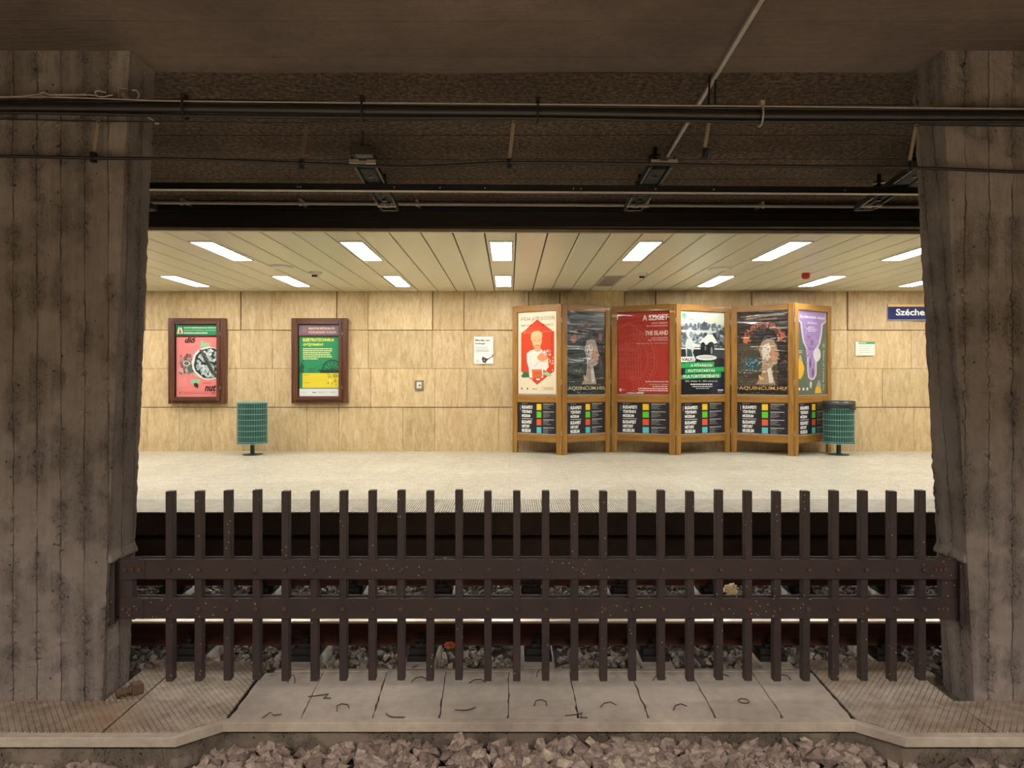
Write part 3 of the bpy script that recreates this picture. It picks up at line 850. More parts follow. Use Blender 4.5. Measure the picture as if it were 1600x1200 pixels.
mb = MB(); skewbox(mb, XL, XR, -.03, .03, ZC-.012, ZC+.02); structure(mb, 'trim_1', M['ceiling_trim'])
mb = MB()
skewbox(mb, XL, XR, -.06, .12, ZC+.018, ZC+.10)
skewbox(mb, XL, XR, -.08, .12, ZC+.10, ZC+.135)
skewbox(mb, XL, XR, -.03, .12, ZC+.135, ZT+.02)
skewbox(mb, XL, XR, -.10, .12, ZC+.21, ZC+.225)
structure(mb, 'wall_fascia', M['beam_black'])

# tunnel roof
def wavy(x0, x1, y0, y1, z, nx, ny, amp):
    m = MB(); rnd = random.Random(4); vs = []
    for j in range(ny+1):
        for i in range(nx+1):
            vs.append((x0+(x1-x0)*i/nx, y0+(y1-y0)*j/ny, z+rnd.uniform(-amp, amp)))
    fs = [(j*(nx+1)+i, (j+1)*(nx+1)+i, (j+1)*(nx+1)+i+1, j*(nx+1)+i+1) for j in range(ny) for i in range(nx)]
    m.add(vs, fs, smooth=True); return m
structure(wavy(XL, XR, 1.0, 4.42, ZT, 60, 12, .004), 'ceiling_tunnel', M['tunnel_ceiling'])
structure(wavy(XL, XR, 4.42, 8.3, ZT, 60, 14, .004), 'ceiling_over_track', M['sprayed'])
mb = MB(); mb.box(XL, XR, 1.0, 9, ZT+.02, ZT+.3); structure(mb, 'ceiling_slab', M['joint'])
# the platform the photographer stands on (behind the frame)
mb = MB(); mb.box(XL, XR, -4.5, 1.9, -.15, 0); structure(mb, 'floor_near', M['terrazzo'])
mb = MB(); mb.box(XL, XR, -4.5, 1.0, ZC, ZC+.1); structure(mb, 'ceiling_near', M['strip'])
mb = MB(); mb.box(XL, XR, -4.7, -4.5, -.2, 3.4); structure(mb, 'wall_near', M['travertine'])
mb = MB(); mb.box(XL, XR, 1.7, 1.9, -1.2, -.15); structure(mb, 'wall_near_platform_edge', M['platform_face'])

# pillars, wider at the head than at the foot, rough edges, with a recess for the fence shoe
def pillar(side):
    m = MB(); rnd = random.Random(9+side)
    Yf, Yb = 4.12, 4.417
    z0, z1 = ZS-.06, ZT+.02
    def inner(z):
        t = (z-ZS)/(ZT-ZS)
        return (-2.364+t*.161) if side < 0 else (2.696-t*.191)
    def outer(z): return (-3.95 if side < 0 else 4.25)
    nz = 250
    nx = 90; ny = 20
    def grid(fn, nu, nv, amp):
        vs = []
        for j in range(nv+1):
            for i in range(nu+1):
                p = Vector(fn(i/nu, j/nv))
                vs.append(p)
        fs = [(j*(nu+1)+i, j*(nu+1)+i+1, (j+1)*(nu+1)+i+1, (j+1)*(nu+1)+i) for j in range(nv) for i in range(nu)]
        return vs, fs
    import mathutils
    MN = mathutils.noise.noise
    def disp(p, n):
        q = MN(p*9)*.005+MN(p*31)*.0025
        # spalled, honeycombed cement along the board joints
        u = (p.x+p.y)/.138; ln = abs(u-round(u))
        a = MN(p*2.3+Vector((side*5, 0, 0)))+.45*MN(p*6)
        k = max(0, min(1, (a+.02)*3.2))*max(0, 1-ln*2.6)
        if k > 0:
            w = MN(Vector((p.x*55, p.y*55, p.z*38)))+.7*MN(Vector((p.x*110, p.y*110, p.z*80)))
            q -= k*max(0, w)*.022
            q += k*.002
        return p+n*q
    loops = []
    # ring around the section per height (shared edge so that the arrises are ragged too)
    sec = []
    def ring(z):
        xi, xo = inner(z), outer(z)
        pts = []
        for i in range(nx): pts.append((Vector((xo+(xi-xo)*i/nx, Yf, z)), Vector((0, -1, 0))))
        for i in range(ny): pts.append((Vector((xi, Yf+(Yb-Yf)*i/ny, z)), Vector((-side, -0.0, 0)) if i else Vector((-side*.7, -.7, 0))))
        for i in range(nx): pts.append((Vector((xi+(xo-xi)*i/nx, Yb, z)), Vector((0, 1, 0)) if i else Vector((-side*.7, .7, 0))))
        for i in range(ny): pts.append((Vector((xo, Yb+(Yf-Yb)*i/ny, z)), Vector((side, 0, 0))))
        out = []
        for k, (p, n) in enumerate(pts):
            # recess in the inner face behind the shoe
            corner = (k == nx or k == nx+ny)
            extra = mathutils.noise.noise(p*22)*.006 if corner else 0
            out.append(disp(p, n)+n*extra)
        return out
    vs = []
    for j in range(nz+1): vs += ring(z0+(z1-z0)*j/nz)
    L = 2*(nx+ny)
    fs = []
    for j in range(nz):
        for i in range(L):
            a, b = j*L+i, j*L+(i+1) % L
            fs.append((a, b, b+L, a+L) if side < 0 else (a, a+L, b+L, b))
    m.add(vs, fs)
    fs_cap = [tuple(range(L))]
    o = m.build('wall_pillar_left' if side < 0 else 'wall_pillar_right', M['pillar'], recalc=True)
    o['kind'] = 'structure'
    return inner
innerL = pillar(-1); innerR = pillar(1)
# cast concrete lug above each fence shoe
for nm, inn, sgn in (('trim_lug_left', innerL, 1), ('trim_lug_right', innerR, -1)):
    mb = MB(); x = inn(.34)
    q = [(x-.03*sgn, .313), (x+.020*sgn, .313), (x+.022*sgn, .330), (x-.004*sgn, .385), (x-.03*sgn, .385)]
    mb.prism(q, 'y', 4.125, 4.418)
    structure(mb, nm, M['pillar'], recalc=True, bevel=.006)

# ------------------------------------------------------------------ ground: track bed, kerb, foundation
KP = [(-7, 3.69), (-1.737, 3.69), (-1.55, 3.85), (1.87, 3.85), (2.06, 3.69), (7, 3.69)]
def along(poly, back, z0, z1, front=0.0):
    m = MB(); n = len(poly)
    vs = []
    for (x, y) in poly:
        vs += [(x, y+front, z0), (x, y+front, z1), (x, y+back, z1), (x, y+back, z0)]
    fs = []
    for i in range(n-1):
        a = i*4; b = a+4
        fs += [(a, b, b+1, a+1), (a+1, b+1, b+2, a+2), (a+2, b+2, b+3, a+3), (a+3, b+3, b, a)]
    fs += [(0, 1, 2, 3), ((n-1)*4+3, (n-1)*4+2, (n-1)*4+1, (n-1)*4)]
    m.add(vs, fs); return m
structure(along(KP, .055, ZS-.050, ZS+.002), 'trim_kerb', M['kerb'], bevel=.004, recalc=True)
structure(along(KP, .5, -1.0, ZS-.054, .03), 'wall_kerb_foundation', M['foundation'], recalc=True)
mb = MB()
mb.box(-7, 7, 3.9, 4.70, -.9, ZS-.062); structure(mb, 'floor_duct', M['foundation'])
mb = MB(); mb.box(XL, XR, 1.9, 3.9, -1.3, -.70); mb.box(XL, XR, 4.70, Y_EDGE+.2, -1.0, ZS-.075); structure(mb, 'floor_track_bed', M['track_bed'])
mb = MB(); mb.box(-1.5, 1.88, 4.52, 4.565, -.62, ZS+.004, b=.006); structure(mb, 'trim_rear_kerb', M['kerb'])

# concrete duct slabs with lifting loops
jf = [-1.545, -1.147, -.753, -.383, -.004, .384, .77, 1.14, 1.51, 1.89]
jb = [-1.562, -1.184, -.777, -.403, -.004, .382, .769, 1.155, 1.542, 1.92]
where = ['leftmost, beside the left checkered plate', 'second from the left', 'third from the left', 'fourth from the left, just left of centre joint',
         'just right of the open centre joint', 'sixth from the left', 'seventh from the left', 'second from the right', 'rightmost, beside the right checkered plate']
loops_px = [[((455, 1067), 0), ((420, 1118), 1)], [((535, 1106), 2)], [((655, 1064), 3), ((614, 1122), 4)], [((746, 1066), 3), ((728, 1110), 4)],
            [((844, 1060), 0), ((845, 1101), 2)], [((942, 1058), 0), ((950, 1102), 3)], [((1030, 1060), 3), ((1062, 1105), 3)], [((1128, 1058), 3), ((1162, 1097), 5)], [((1225, 1060), 2)]]
rnd = random.Random(21)
for i in range(9):
    g = .003
    dz = rnd.uniform(-.006, .004)
    yb = 4.515-(.03 if i == 4 else 0)*-1
    cx = (jf[i]+jf[i+1])/2
    root = empty('concrete_slab', (cx, 4.2, ZS), 0, 'grey concrete duct cover slab in front of the fence, '+where[i], 'slab', 'concrete duct cover slabs')
    m = MB(); gl = g*rnd.uniform(.1, 1.0)
    pts = [(jf[i]+gl-cx, 3.912-4.2), (jf[i+1]-g-cx, 3.912-4.2), (jb[i+1]-g-cx, yb-4.2), (jb[i]+gl-cx, yb-4.2)]
    # broken corners and nibbled edges
    out = []
    for a in range(4):
        p, q = Vector(pts[a]), Vector(pts[(a+1) % 4])
        for s in range(12):
            t_ = s/12; c = p.lerp(q, t_)
            nrm = Vector((-(q-p).y, (q-p).x)).normalized()
            k = max(0, rnd.gauss(0, .004)) + (.012*rnd.random() if s == 0 else 0)
            out.append(c+nrm*k)
    n = len(out)
    vs = [(p.x, p.y, dz) for p in out]+[(p.x, p.y, -.06) for p in out]
    m.add(vs, [tuple(range(n))]+[(a+n, (a+1) % n+n, (a+1) % n, a) for a in range(n)])
    m.build('slab_body', M['slab'], root)
    for (px, py), kind in loops_px[i]:
        Y = YAT(py, ZS); x = PX(px, Y)-cx; y = Y-4.2
        m = MB(); r = .0030
        ang = rnd.uniform(-.5, .5)
        A = {0: [(-.022, 0, 0), (-.022, .01, .02), (-.012, .02, .04), (.008, .022, .042), (.02, .01, .02), (.022, 0, 0)],
             1: [(-.03, -.05, .0), (.0, .02, .012), (.03, -.01, .012), (.06, .03, 0)],
             2: [(-.035, -.03, 0), (-.03, .01, .012), (.0, .025, .014), (.03, .01, .01), (.035, -.02, 0)],
             3: [(-.05, -.012, 0), (-.02, .014, .010), (.02, .018, .012), (.05, .0, .0)],
             4: [(-.06, .015, 0), (-.01, -.02, .012), (.02, -.02, .014), (.055, .03, 0)],
             5: [(.03*math.cos(t), .03*math.sin(t), .008) for t in [6.28*q/10 for q in range(11)]]}[kind]
        ca, sa = math.cos(ang), math.sin(ang)
        m.tube([(x+a*ca-b*sa, y+a*sa+b*ca, c+dz+.001) for a, b, c in A], r, 6)
        m.build('lifting_loop', M['rebar'], root)
# loose wire bits lying on the joints
for (px, py, L, a, wh) in ((500, 1090, .14, .25, 'across the first joint left of centre slabs'), (900, 1120, .12, .1, 'by the joint right of centre'), (1350, 1158, 0, 0, '')):
    if L == 0: continue
    p = P(px, py, YAT(py, ZS)); m = MB()
    m.tube([p+Vector((-L/2, 0, .006)), p+Vector((0, .02*a, .012)), p+Vector((L*.3, .03, .008)), p+Vector((L*.2, -.02, .006)), p+Vector((L/2, -.02, .006))], .0035, 5)
    o = m.build('tie_wire', M['rebar']); tag(o, 'bent rusty tie wire lying '+wh, 'wire')

# checkered steel plates
def plate(pts, lab, z=ZS+.003):
    cx = sum(p[0] for p in pts)/len(pts); cy = sum(p[1] for p in pts)/len(pts)
    m = MB(); n = len(pts)
    vs = [(x-cx, y-cy, 0) for x, y in pts]+[(x-cx, y-cy, -.012) for x, y in pts]
    m.add(vs, [tuple(range(n))]+[(a+n, (a+1) % n+n, (a+1) % n, a) for a in range(n)])
    o = m.build('checkered_plate', M['checker'], recalc=True, bevel=.002)
    o.location = (cx, cy, z)
    tag(o, lab, 'steel plate', 'checkered steel duct covers')
    m = MB(); m.v = [(v[0]*.97, v[1]*.97, v[2]-.013) for v in vs]; m.f = [[i for i in f] for f in [tuple(range(n))]+[(a+n, (a+1) % n+n, (a+1) % n, a) for a in range(n)]]; m.c = [(1, 1, 1, 1)]*len(m.f); m.sm = [False]*len(m.f)
    m.v = [(a, b, c*1-.0+ (0 if c > -.02 else -.04)) for a, b, c in m.v]
    m.build('support_frame', M['foundation'], o, recalc=True)
yk = 3.69+.058
plate([(-2.14, yk), (-1.745, yk), (-1.56, 3.912), (-1.585, 4.66), (-2.14, 4.70)], 'worn checkered steel plate right of the left pillar foot')
plate([(-6.5, yk), (-2.152, yk), (-2.152, 4.105), (-6.5, 4.105)], 'rusty brown checkered steel plate in front of the left pillar')
plate([(-2.345, 4.125), (-2.152, 4.11), (-2.152, 4.70), (-2.345, 4.70)], 'narrow checkered steel strip along the inner face of the left pillar')
plate([(2.065, yk), (2.555, yk), (2.58, 4.455), (2.60, 4.70), (1.99, 4.70), (1.935, 4.60), (1.90, 3.905)], 'worn checkered steel plate left of the right pillar foot')
plate([(2.568, yk), (7, yk), (7, 4.105), (2.568, 4.105)], 'checkered steel plate in front of the right pillar')
plate([(2.612, 4.462), (2.675, 4.462), (2.675, 4.70), (2.625, 4.70)], 'small checkered steel piece behind the right pillar corner')

# ------------------------------------------------------------------ ballast
def hull(rnd, flat=.7):
    import bmesh
    bm = bmesh.new()
    for _ in range(11):
        d = Vector((rnd.gauss(0, 1), rnd.gauss(0, 1), rnd.gauss(0, 1))).normalized()*rnd.uniform(.75, 1.0)
        bm.verts.new((d.x, d.y*rnd.uniform(.7, 1), d.z*flat))
    bmesh.ops.convex_hull(bm, input=bm.verts)
    loose = [v for v in bm.verts if not v.link_faces]
    for v in loose: bm.verts.remove(v)
    bm.verts.index_update()
    vs = [v.co.copy() for v in bm.verts]; fs = [tuple(v.index for v in f.verts) for f in bm.faces]
    bm.free(); return vs, fs
rnd = random.Random(77)
HULLS = [hull(rnd) for _ in range(18)]
def stones(m, n, place, r0, r1):
    for _ in range(n):
        p = place()
        if p is None: continue
        vs, fs = rnd.choice(HULLS)
        from mathutils import Euler
        e = Euler((rnd.uniform(-.7, .7), rnd.uniform(-.7, .7), rnd.uniform(0, 6.28))).to_matrix()
        s = rnd.uniform(r0, r1)
        m.add([e @ (v*s)+Vector(p) for v in vs], fs)
import mathutils
m = MB()
def kerb_y(x):
    for (a, b) in zip(KP[:-1], KP[1:]):
        if a[0] <= x <= b[0]: return a[1]+(b[1]-a[1])*(x-a[0])/(b[0]-a[0])
    return 3.69
def pl_near():
    x = rnd.uniform(-3.6, 3.7); y = rnd.uniform(3.2, 3.87)
    ky = kerb_y(x)+.02
    if y > ky-.03: return None
    g = -.597+.03*mathutils.noise.noise(Vector((x*1.5, y*2, 0)))
    if not -1.6 < x < 1.9: g -= .045
    if abs(x+1.7) < .25 or abs(x-2.0) < .25: g -= .02
    return (x, y, g+rnd.uniform(-.02, .012))
stones(m, 3300, pl_near, .040, .074)
o = m.build('ballast', M['ballast_near']); tag(o, 'reddish brown crushed stone ballast below the near kerb', 'ballast', kind='stuff')
mb = MB(); mb.box(-7, 7, 2.6, 3.88, -.9, -.66); structure(mb, 'floor_ballast_bed', M['track_bed'])

SL = [.19+.775*k for k in range(-6, 7)]
def pl_track():
    x = rnd.uniform(-4.6, 5.0); y = rnd.uniform(4.58, 7.34)
    on = min(abs(x-s) for s in SL)
    if on < .14 and 4.56 < y < 6.75:
        if rnd.random() < .93: return None
    g = -.505+.03*mathutils.noise.noise(Vector((x*2, y*2, 3)))
    if y < 4.70: g += .012
    return (x, y, g+rnd.uniform(-.02, .02))
m = MB(); stones(m, 11500, pl_track, .022, .045)
o = m.build('ballast', M['ballast_track']); tag(o, 'grey crushed stone ballast between the sleepers of the track', 'ballast', kind='stuff')

# ------------------------------------------------------------------ track
YR = (4.82, 6.18)
def rail(Y, lab):
    root = empty('rail', (0, Y, -.253), 0, lab, 'rail', 'rails of the track')
    def prof():
        return [(-.062, -.15), (.062, -.15), (.062, -.14), (.012, -.118), (.008, -.09), (.008, -.052), (.033, -.040), (.035, -.012), (-.035, -.012), (-.033, -.040), (-.008, -.052), (-.008, -.09), (-.012, -.118), (-.062, -.14)]
    m = MB(); m.prism([(y, z) for y, z in prof()], 'x', -9, 9); m.build('rail_web', M['rail_side'], root, recalc=True)
    m = MB(); m.prism([(-.035, -.012), (.035, -.012), (.034, -.004), (.024, 0), (-.024, 0), (-.034, -.004)], 'x', -9, 9); m.build('rail_head', M['rail_head'], root, recalc=True)
rail(YR[0], 'rusty steel rail with polished top nearer to the fence'); rail(YR[1], 'rusty steel rail nearer to the far platform, behind the upper fence bar')

root = empty('sleeper', (SL[0], 5.5, ZS), 0, 'pale concrete sleeper under both rails, lying in grey ballast', 'sleeper', 'concrete sleepers')
m = MB()
m.prism([(-.13, -.16), (.13, -.16), (.105, 0), (-.105, 0)], 'y', -.93, 1.10)
m.build('sleeper_body', M['sleeper'], root, recalc=True, bevel=.01)
for Y in YR:
    y = Y-5.5
    m = MB(); m.box(-.09, .09, y-.15, y+.15, 0, .035, b=.004); m.box(-.08, .08, y-.12, y+.12, .035, .074, b=.004); tp = m.build('tie_plate', M['black_iron'], root)
    for s in (-1, 1):
        m = MB()
        m.box(-.045, .045, y+s*.075-.03, y+s*.075+.03, .074, .10, b=.006)
        m.tube([(0, y+s*.088, .09), (0, y+s*.088, .165)], .013, 8)
        m.tube([(0, y+s*.088, .115), (0, y+s*.088, .140)], .024, 6, smooth=False)
        m.tube([(.0, y+s*.088, .150), (0, y+s*.088, .162)], .019, 6, smooth=False)
        m.build('rail_clip', M['black_iron'], tp)
for x in SL[1:]:
    c = copy_tree(root); c.location.x = x

# rubbish on the track
def crumple(name, mat, loc, s, lab, cat, seed, flat=.6):
    import bmesh
    bm = bmesh.new(); bmesh.ops.create_icosphere(bm, subdivisions=3, radius=1)
    r = random.Random(seed); off = Vector((r.random()*9, r.random()*9, r.random()*9))
    for v in bm.verts:
        d = v.co.normalized(); q = 1+.55*mathutils.noise.noise(d*2.3+off)+.3*mathutils.noise.noise(d*6+off)
        v.co = Vector((d.x*q*s[0], d.y*q*s[1], d.z*q*s[2]))
    me = bpy.data.meshes.new(name); bm.to_mesh(me); bm.free()
    o = bpy.data.objects.new(name, me); me.materials.append(mat); sc.collection.objects.link(o); o.location = loc
    return tag(o, lab, cat)
M['paper'] = plain('crumpled_cream_paper', '#e8d3a4', .8, 0, .15, 20)
M['leaf'] = plain('dry_orange_leaf', '#a8552a', .8, 0, .2, 40)
crumple('crumpled_paper', M['paper'], P(1141, 921, 5.75)+Vector((0, 0, 0.0)), (.05, .045, .045), 'crumpled cream paper lying on the ballast between the fence bars', 'paper', 3)
crumple('dry_leaf', M['leaf'], P(703, 1008, 4.68)+Vector((0, 0, .0)), (.036, .025, .02), 'curled orange leaf on the ballast below the near rail', 'leaf', 5)

# ------------------------------------------------------------------ steel fence between the pillars
YF = 4.18
fence = empty('steel_fence', (.17, YF, -.398), 0, 'dark brown steel fence of upright posts bolted between two pairs of flat bars', 'fence')
F0 = Vector(fence.location)
def fz(py): return PZ(py, YF)-F0.z
x0f, x1f = PX(264, YF+.01), PX(1441.5, YF+.01)
xs = [x0f+(x1f-x0f)*i/26 for i in range(27)]
ups = (fz(905), fz(874)); los = (fz(967), fz(935))
xl, xr = PX(186, YF), PX(1499, YF)
bars = []
for (a, b) in (ups, los):
    m = MB(); m.box(xl-F0.x, xr-F0.x, 0, .010, a, b, b=.0015); bars.append(m.build('flat_bar', M['fence'], fence))
    m = MB(); m.box(xl-F0.x, xr-F0.x, .064, .074, a, b, b=.0015); m.build('flat_bar', M['fence'], fence)
rnd = random.Random(31)
post_me = None
for i, x in enumerate(xs):
    m = MB(); dz = rnd.uniform(-.004, .004)
    m.box(x-F0.x-.022, x-F0.x+.022, .011, .063, 0+dz, 1.122+dz, b=.003)
    m.build('post', M['fence'], fence)
    for bi, (a, b) in enumerate((ups, los)):
        m = MB(); zc = (a+b)/2-.002
        rr = rnd.uniform(0, 1)
        bx = x-F0.x+rnd.uniform(.0, .012)
        hexp = lambda r, y: [Vector((bx+r*math.cos(rr+q*math.pi/3), y, zc+r*math.sin(rr+q*math.pi/3))) for q in range(6)]
        A, B, C = hexp(.0145, 0), hexp(.0145, -.008), hexp(.011, -.011)
        m.add(A+B+C, [(q, (q+1) % 6, (q+1) % 6+6, q+6) for q in range(6)]+[(q+6, (q+1) % 6+6, (q+1) % 6+12, q+12) for q in range(6)]+[tuple(range(12, 18))])
        m.build('bolt', M['fence_bolt'], bars[bi], recalc=True)
for end, pxs in ((0, (196, 207, 218)), (1, (1462, 1469, 1476))):
    for bi, (a, b) in enumerate((ups, los)):
        zc = (a+b)/2
        for px in pxs:
            m = MB()
            bx = PX(px-(0 if bi == 0 else 3*(1-2*end)), YF)-F0.x
            pts = lambda r, y: [Vector((bx+r*math.cos(q*math.pi/3), y, zc+r*math.sin(q*math.pi/3))) for q in range(6)]
            m.add(pts(.013, 0)+pts(.011, -.010), [(q, (q+1) % 6, (q+1) % 6+6, q+6) for q in range(6)]+[tuple(range(6, 12))])
            m.build('bolt', M['fence_bolt'], bars[bi], recalc=True)
        if end == 0:
            m = MB(); wx = PX(226 if bi == 0 else 224, YF)-F0.x
            m.tube([(wx+rnd.uniform(-.005, .005), -.001, a+(b-a)*q/10) for q in range(11)], [rnd.uniform(.003, .006) for q in range(11)], 6)
            m.build('weld_seam', M['fence'], bars[bi])
# shoes fixed to the inner faces of the pillars
for sgn, inn in ((1, innerL), (-1, innerR)):
    m = MB()
    xi = inn(.2)-F0.x
    a0, b0 = fz(972), fz(878)
    y0 = -.022
    # wall plate lying on the inner face and its front flange
    m.box(min(xi-.004*sgn, xi+.016*sgn), max(xi-.004*sgn, xi+.016*sgn), y0, .20, a0, b0, b=.002)
    m.box(min(xi, xi+.03*sgn), max(xi, xi+.03*sgn), y0-.012, y0, a0, b0+.005, b=.002)
    m.box(min(xi+.01*sgn, xi+.11*sgn), max(xi+.01*sgn, xi+.11*sgn), .012, .062, los[0]+.01, ups[1]-.01, b=.002)
    m.build('pillar_shoe', M['fence'], fence)
    m = MB()
    for (a, b) in (ups, los):
        m.box(min(xi+.01*sgn, xi+.15*sgn), max(xi+.01*sgn, xi+.15*sgn), .010, .016, b-.003, b+.004)
        m.box(min(xi, xi+.13*sgn), max(xi, xi+.13*sgn), .0, .074, a-.004, a+.002)
    m.build('shoe_flange', M['fence'], fence)

# pipe coupling by the left pillar foot
root = empty('pipe_coupling', P(192, 1090, YAT(1090, ZS)), R(42), 'rusty pipe coupling stub lying at the foot of the left pillar', 'pipe fitting')
m = MB()
m.tube([(-.02, 0, .03), (.075, 0, .035)], .019, 12)
m.tube([(-.035, 0, .03), (-.02, 0, .03)], .027, 12); m.tube([(.0, 0, .031), (.012, 0, .031)], .026, 12); m.tube([(.03, 0, .033), (.042, 0, .033)], .027, 12)
m.tube([(-.0352, 0, .03), (-.0358, 0, .03)], .013, 12, (0, 0, 0, 1))
m.build('coupling', M['old_iron'], root)
m = MB(); m.box(.045, .105, -.036, .034, .004, .068, b=.006); m.build('union_block', M['old_iron'], root)

# ------------------------------------------------------------------ far platform ceiling: lights, detectors, vent
def fitting(x, y0, y1, lab):
    root = empty('ceiling_light', (x, (y0+y1)/2, ZC), 0, lab, 'ceiling light', 'recessed fluorescent ceiling lights')
    L = (y1-y0)/2; w = .125
    m = MB()
    m.box(-w-.018, -w, -L-.018, L+.018, -.012, .012); m.box(w, w+.018, -L-.018, L+.018, -.012, .012)
    m.box(-w, w, -L-.018, -L, -.012, .012); m.box(-w, w, L, L+.018, -.012, .012)
    m.build('frame', M['lamp_frame'], root)
    m = MB(); m.box(-w+.001, w-.001, -L+.001, L-.001, -.008, .004, b=.003); m.build('diffuser', M['lamp'], root)
names1 = {-2: 'leftmost of the nearer row', -1: 'second from left of the nearer row', 0: 'in the middle of the nearer row, straight ahead', 1: 'fourth from left of the nearer row', 2: 'fifth from left of the nearer row, long streak on the right', 3: 'nearer row, cut off by the right pillar'}
names2 = {-3: 'leftmost of the row by the wall, half behind the left pillar', -2: 'second from left of the row by the wall', -1: 'third from left of the row by the wall, right of two detectors', 0: 'middle of the row by the wall, straight ahead', 2: 'in the row by the wall, right of the vent', 3: 'in the row by the wall, under the red detector', 4: 'row by the wall, sliver at the right pillar'}
for k in range(-6, 8):
    x = -.10+1.7675*k
    fitting(x, 8.37, 9.70, 'bright recessed ceiling light, '+names1[k] if k in names1 else 'bright recessed ceiling light of the nearer row, behind a pillar')
    if k == 1: continue
    fitting(x, 11.25, 12.50, 'bright ceiling light, '+names2[k] if k in names2 else 'bright recessed ceiling light of the row by the wall, behind a pillar')

def on_ceiling(px, py): 
    Y = (ZC-CH)*F/(588-py); return Vector((PX(px, Y), Y, ZC))
for (px, py, wh) in ((440, 416, 'left, between two rows of lights'), (1125, 419, 'right, above the light over the striped panels')):
    m = MB(); m.tube([(0, 0, .005), (0, 0, -.02), (0, 0, -.028)], [.16, .16, .13], 28); o = m.build('access_cap', M['white_plastic']); o.location = on_ceiling(px, py)
    o['label'] = 'flat round cream cap on the strip ceiling, '+('left part above the framed posters' if px < 800 else 'right part above the fourth display panel'); o['category'] = 'ceiling cap'; o['group'] = 'round ceiling caps'
for (px, py, mat, wh) in ((493, 425, 'white_plastic', 'white ceiling detector left, above the second framed poster'), (1002, 427, 'white_plastic', 'white ceiling detector right of the grey vent'), (1259, 427, 'red_plastic', 'red ceiling alarm above the right light row')):
    root = empty('ceiling_detector', on_ceiling(px, py), 0, wh, 'detector', None)
    m = MB(); m.tube([(0, 0, .005), (0, 0, -.03)], [.10, .095] if mat != 'red_plastic' else [.06, .06], 20); m.build('base', M['white_plastic' if mat != 'red_plastic' else mat], root)
    m = MB(); m.tube([(0, 0, -.03), (0, 0, -.075), (0, 0, -.09)], [.065, .055, .03], 16); hd = m.build('head', M[mat], root)
    if mat != 'red_plastic':
        m = MB(); m.box(-.04, .04, -.062, -.02, -.080, -.052); m.build('sensor_window', M['black_plastic'], root)
c = on_ceiling(953, 438.5)
root = empty('ceiling_vent', (1.665, 11.85, ZC), 0, 'grey slatted ventilation grille in the strip ceiling above the third panel', 'vent')
m = MB(); 
for (a, b, c_, d) in ((-.16, .16, -.62, -.59), (-.16, .16, .59, .62), (-.16, -.13, -.59, .59), (.13, .16, -.59, .59)): m.box(a, b, c_, d, -.012, .01)
m.build('frame', M['white_pipe'], root)
m = MB(); 
for i in range(40): m.box(-.13, .13, -.585+i*.0295, -.573+i*.0295, -.010, .004)
m.build('slats', M['galv'], root)
m = MB(); m.box(-.13, .13, -.59, .59, .004, .008); m.build('backing', M['joint'], root)

# ------------------------------------------------------------------ framed posters on the wall
def wallpos(px, py): return Vector((PX(px, Y_WALL-.03), Y_WALL-.03, PZ(py, Y_WALL-.03)))
SC = F/13.1
def framed(px0, px1, py0, py1, lab, header, art, hingeR):
    Yp = 13.16
    x0, x1 = PX(px0, Yp), PX(px1, Yp); z0, z1 = PZ(py1, Yp), PZ(py0, Yp)
    root = empty('poster_case', (x0, Yp, z0), 0, lab, 'framed poster', 'wooden poster cases on the stone wall')
    w, h = x1-x0, z1-z0; d = Y_WALL-Yp+.0
    t = .105
    m = MB()
    m.box(0, t, 0, d, 0, h, b=.008); m.build('case_stile', M['dark_wood_v'], root)
    m = MB(); m.box(w-t, w, 0, d, 0, h, b=.008); m.build('case_stile', M['dark_wood_v'], root)
    for (za, zb_) in ((h-.07, h), (0, .08)):
        m = MB(); m.box(t, w-t, 0.002, d, za, zb_, b=.008); m.build('case_rail', M['dark_wood_h'], root)
    dr = MB(); a, b = .055, w-.10
    dr.box(a, a+.07, -.03, .02, .055, h-.055, b=.008); door = dr.build('door', M['dark_wood_v'], root)
    dr = MB(); dr.box(b-.055, b, -.03, .02, .055, h-.055, b=.008); dr.build('door_stile', M['dark_wood_v'], door)
    for (za, zb_) in ((h-.115, h-.055), (.055, .125)):
        dr = MB(); dr.box(a+.07, b-.055, -.028, .02, za, zb_, b=.006); dr.build('door_rail', M['dark_wood_h'], door)
    for q in (.17, .80):
        m = MB(); m.tube([(b+.012, -.022, h*q), (b+.012, -.022, h*q+.055)], .008, 8); m.build('hinge', M['galv'], door)
    ix0, ix1 = a+.07, b-.055; iz0, iz1 = .125, h-.115
    hh = .20
    m = MB(); m.box(ix0, ix1, .03, d, iz0, iz1); m.build('backing_board', M['black_plastic'], root)
    hd = header(ix1-ix0-.02, hh-.01); hd.build('header_sign', root, (ix0+.01, .020, iz1-hh))
    m = MB(); m.box(ix0, ix1, .005, .022, iz1-hh-.03, iz1-hh-.004, b=.003); m.build('divider', M['dark_wood_h'], root)
    ps = art(ix1-ix0-.03, iz1-hh-.03-iz0-.01); ps.build('poster', root, (ix0+.02, .024, iz0+.005))
    m = MB(); m.box(ix0, ix1, -.012, -.008, iz0, iz1); m.build('glass_pane', M['pane'], door)
framed(262.5, 352, 497, 631, 'dark wooden wall case with a pink walnut poster under a green header', header_green, poster_walnut, True)
framed(455, 542.5, 497, 630, 'dark wooden wall case with a green poster and yellow box under a mauve header', header_mauve, poster_electro, True)

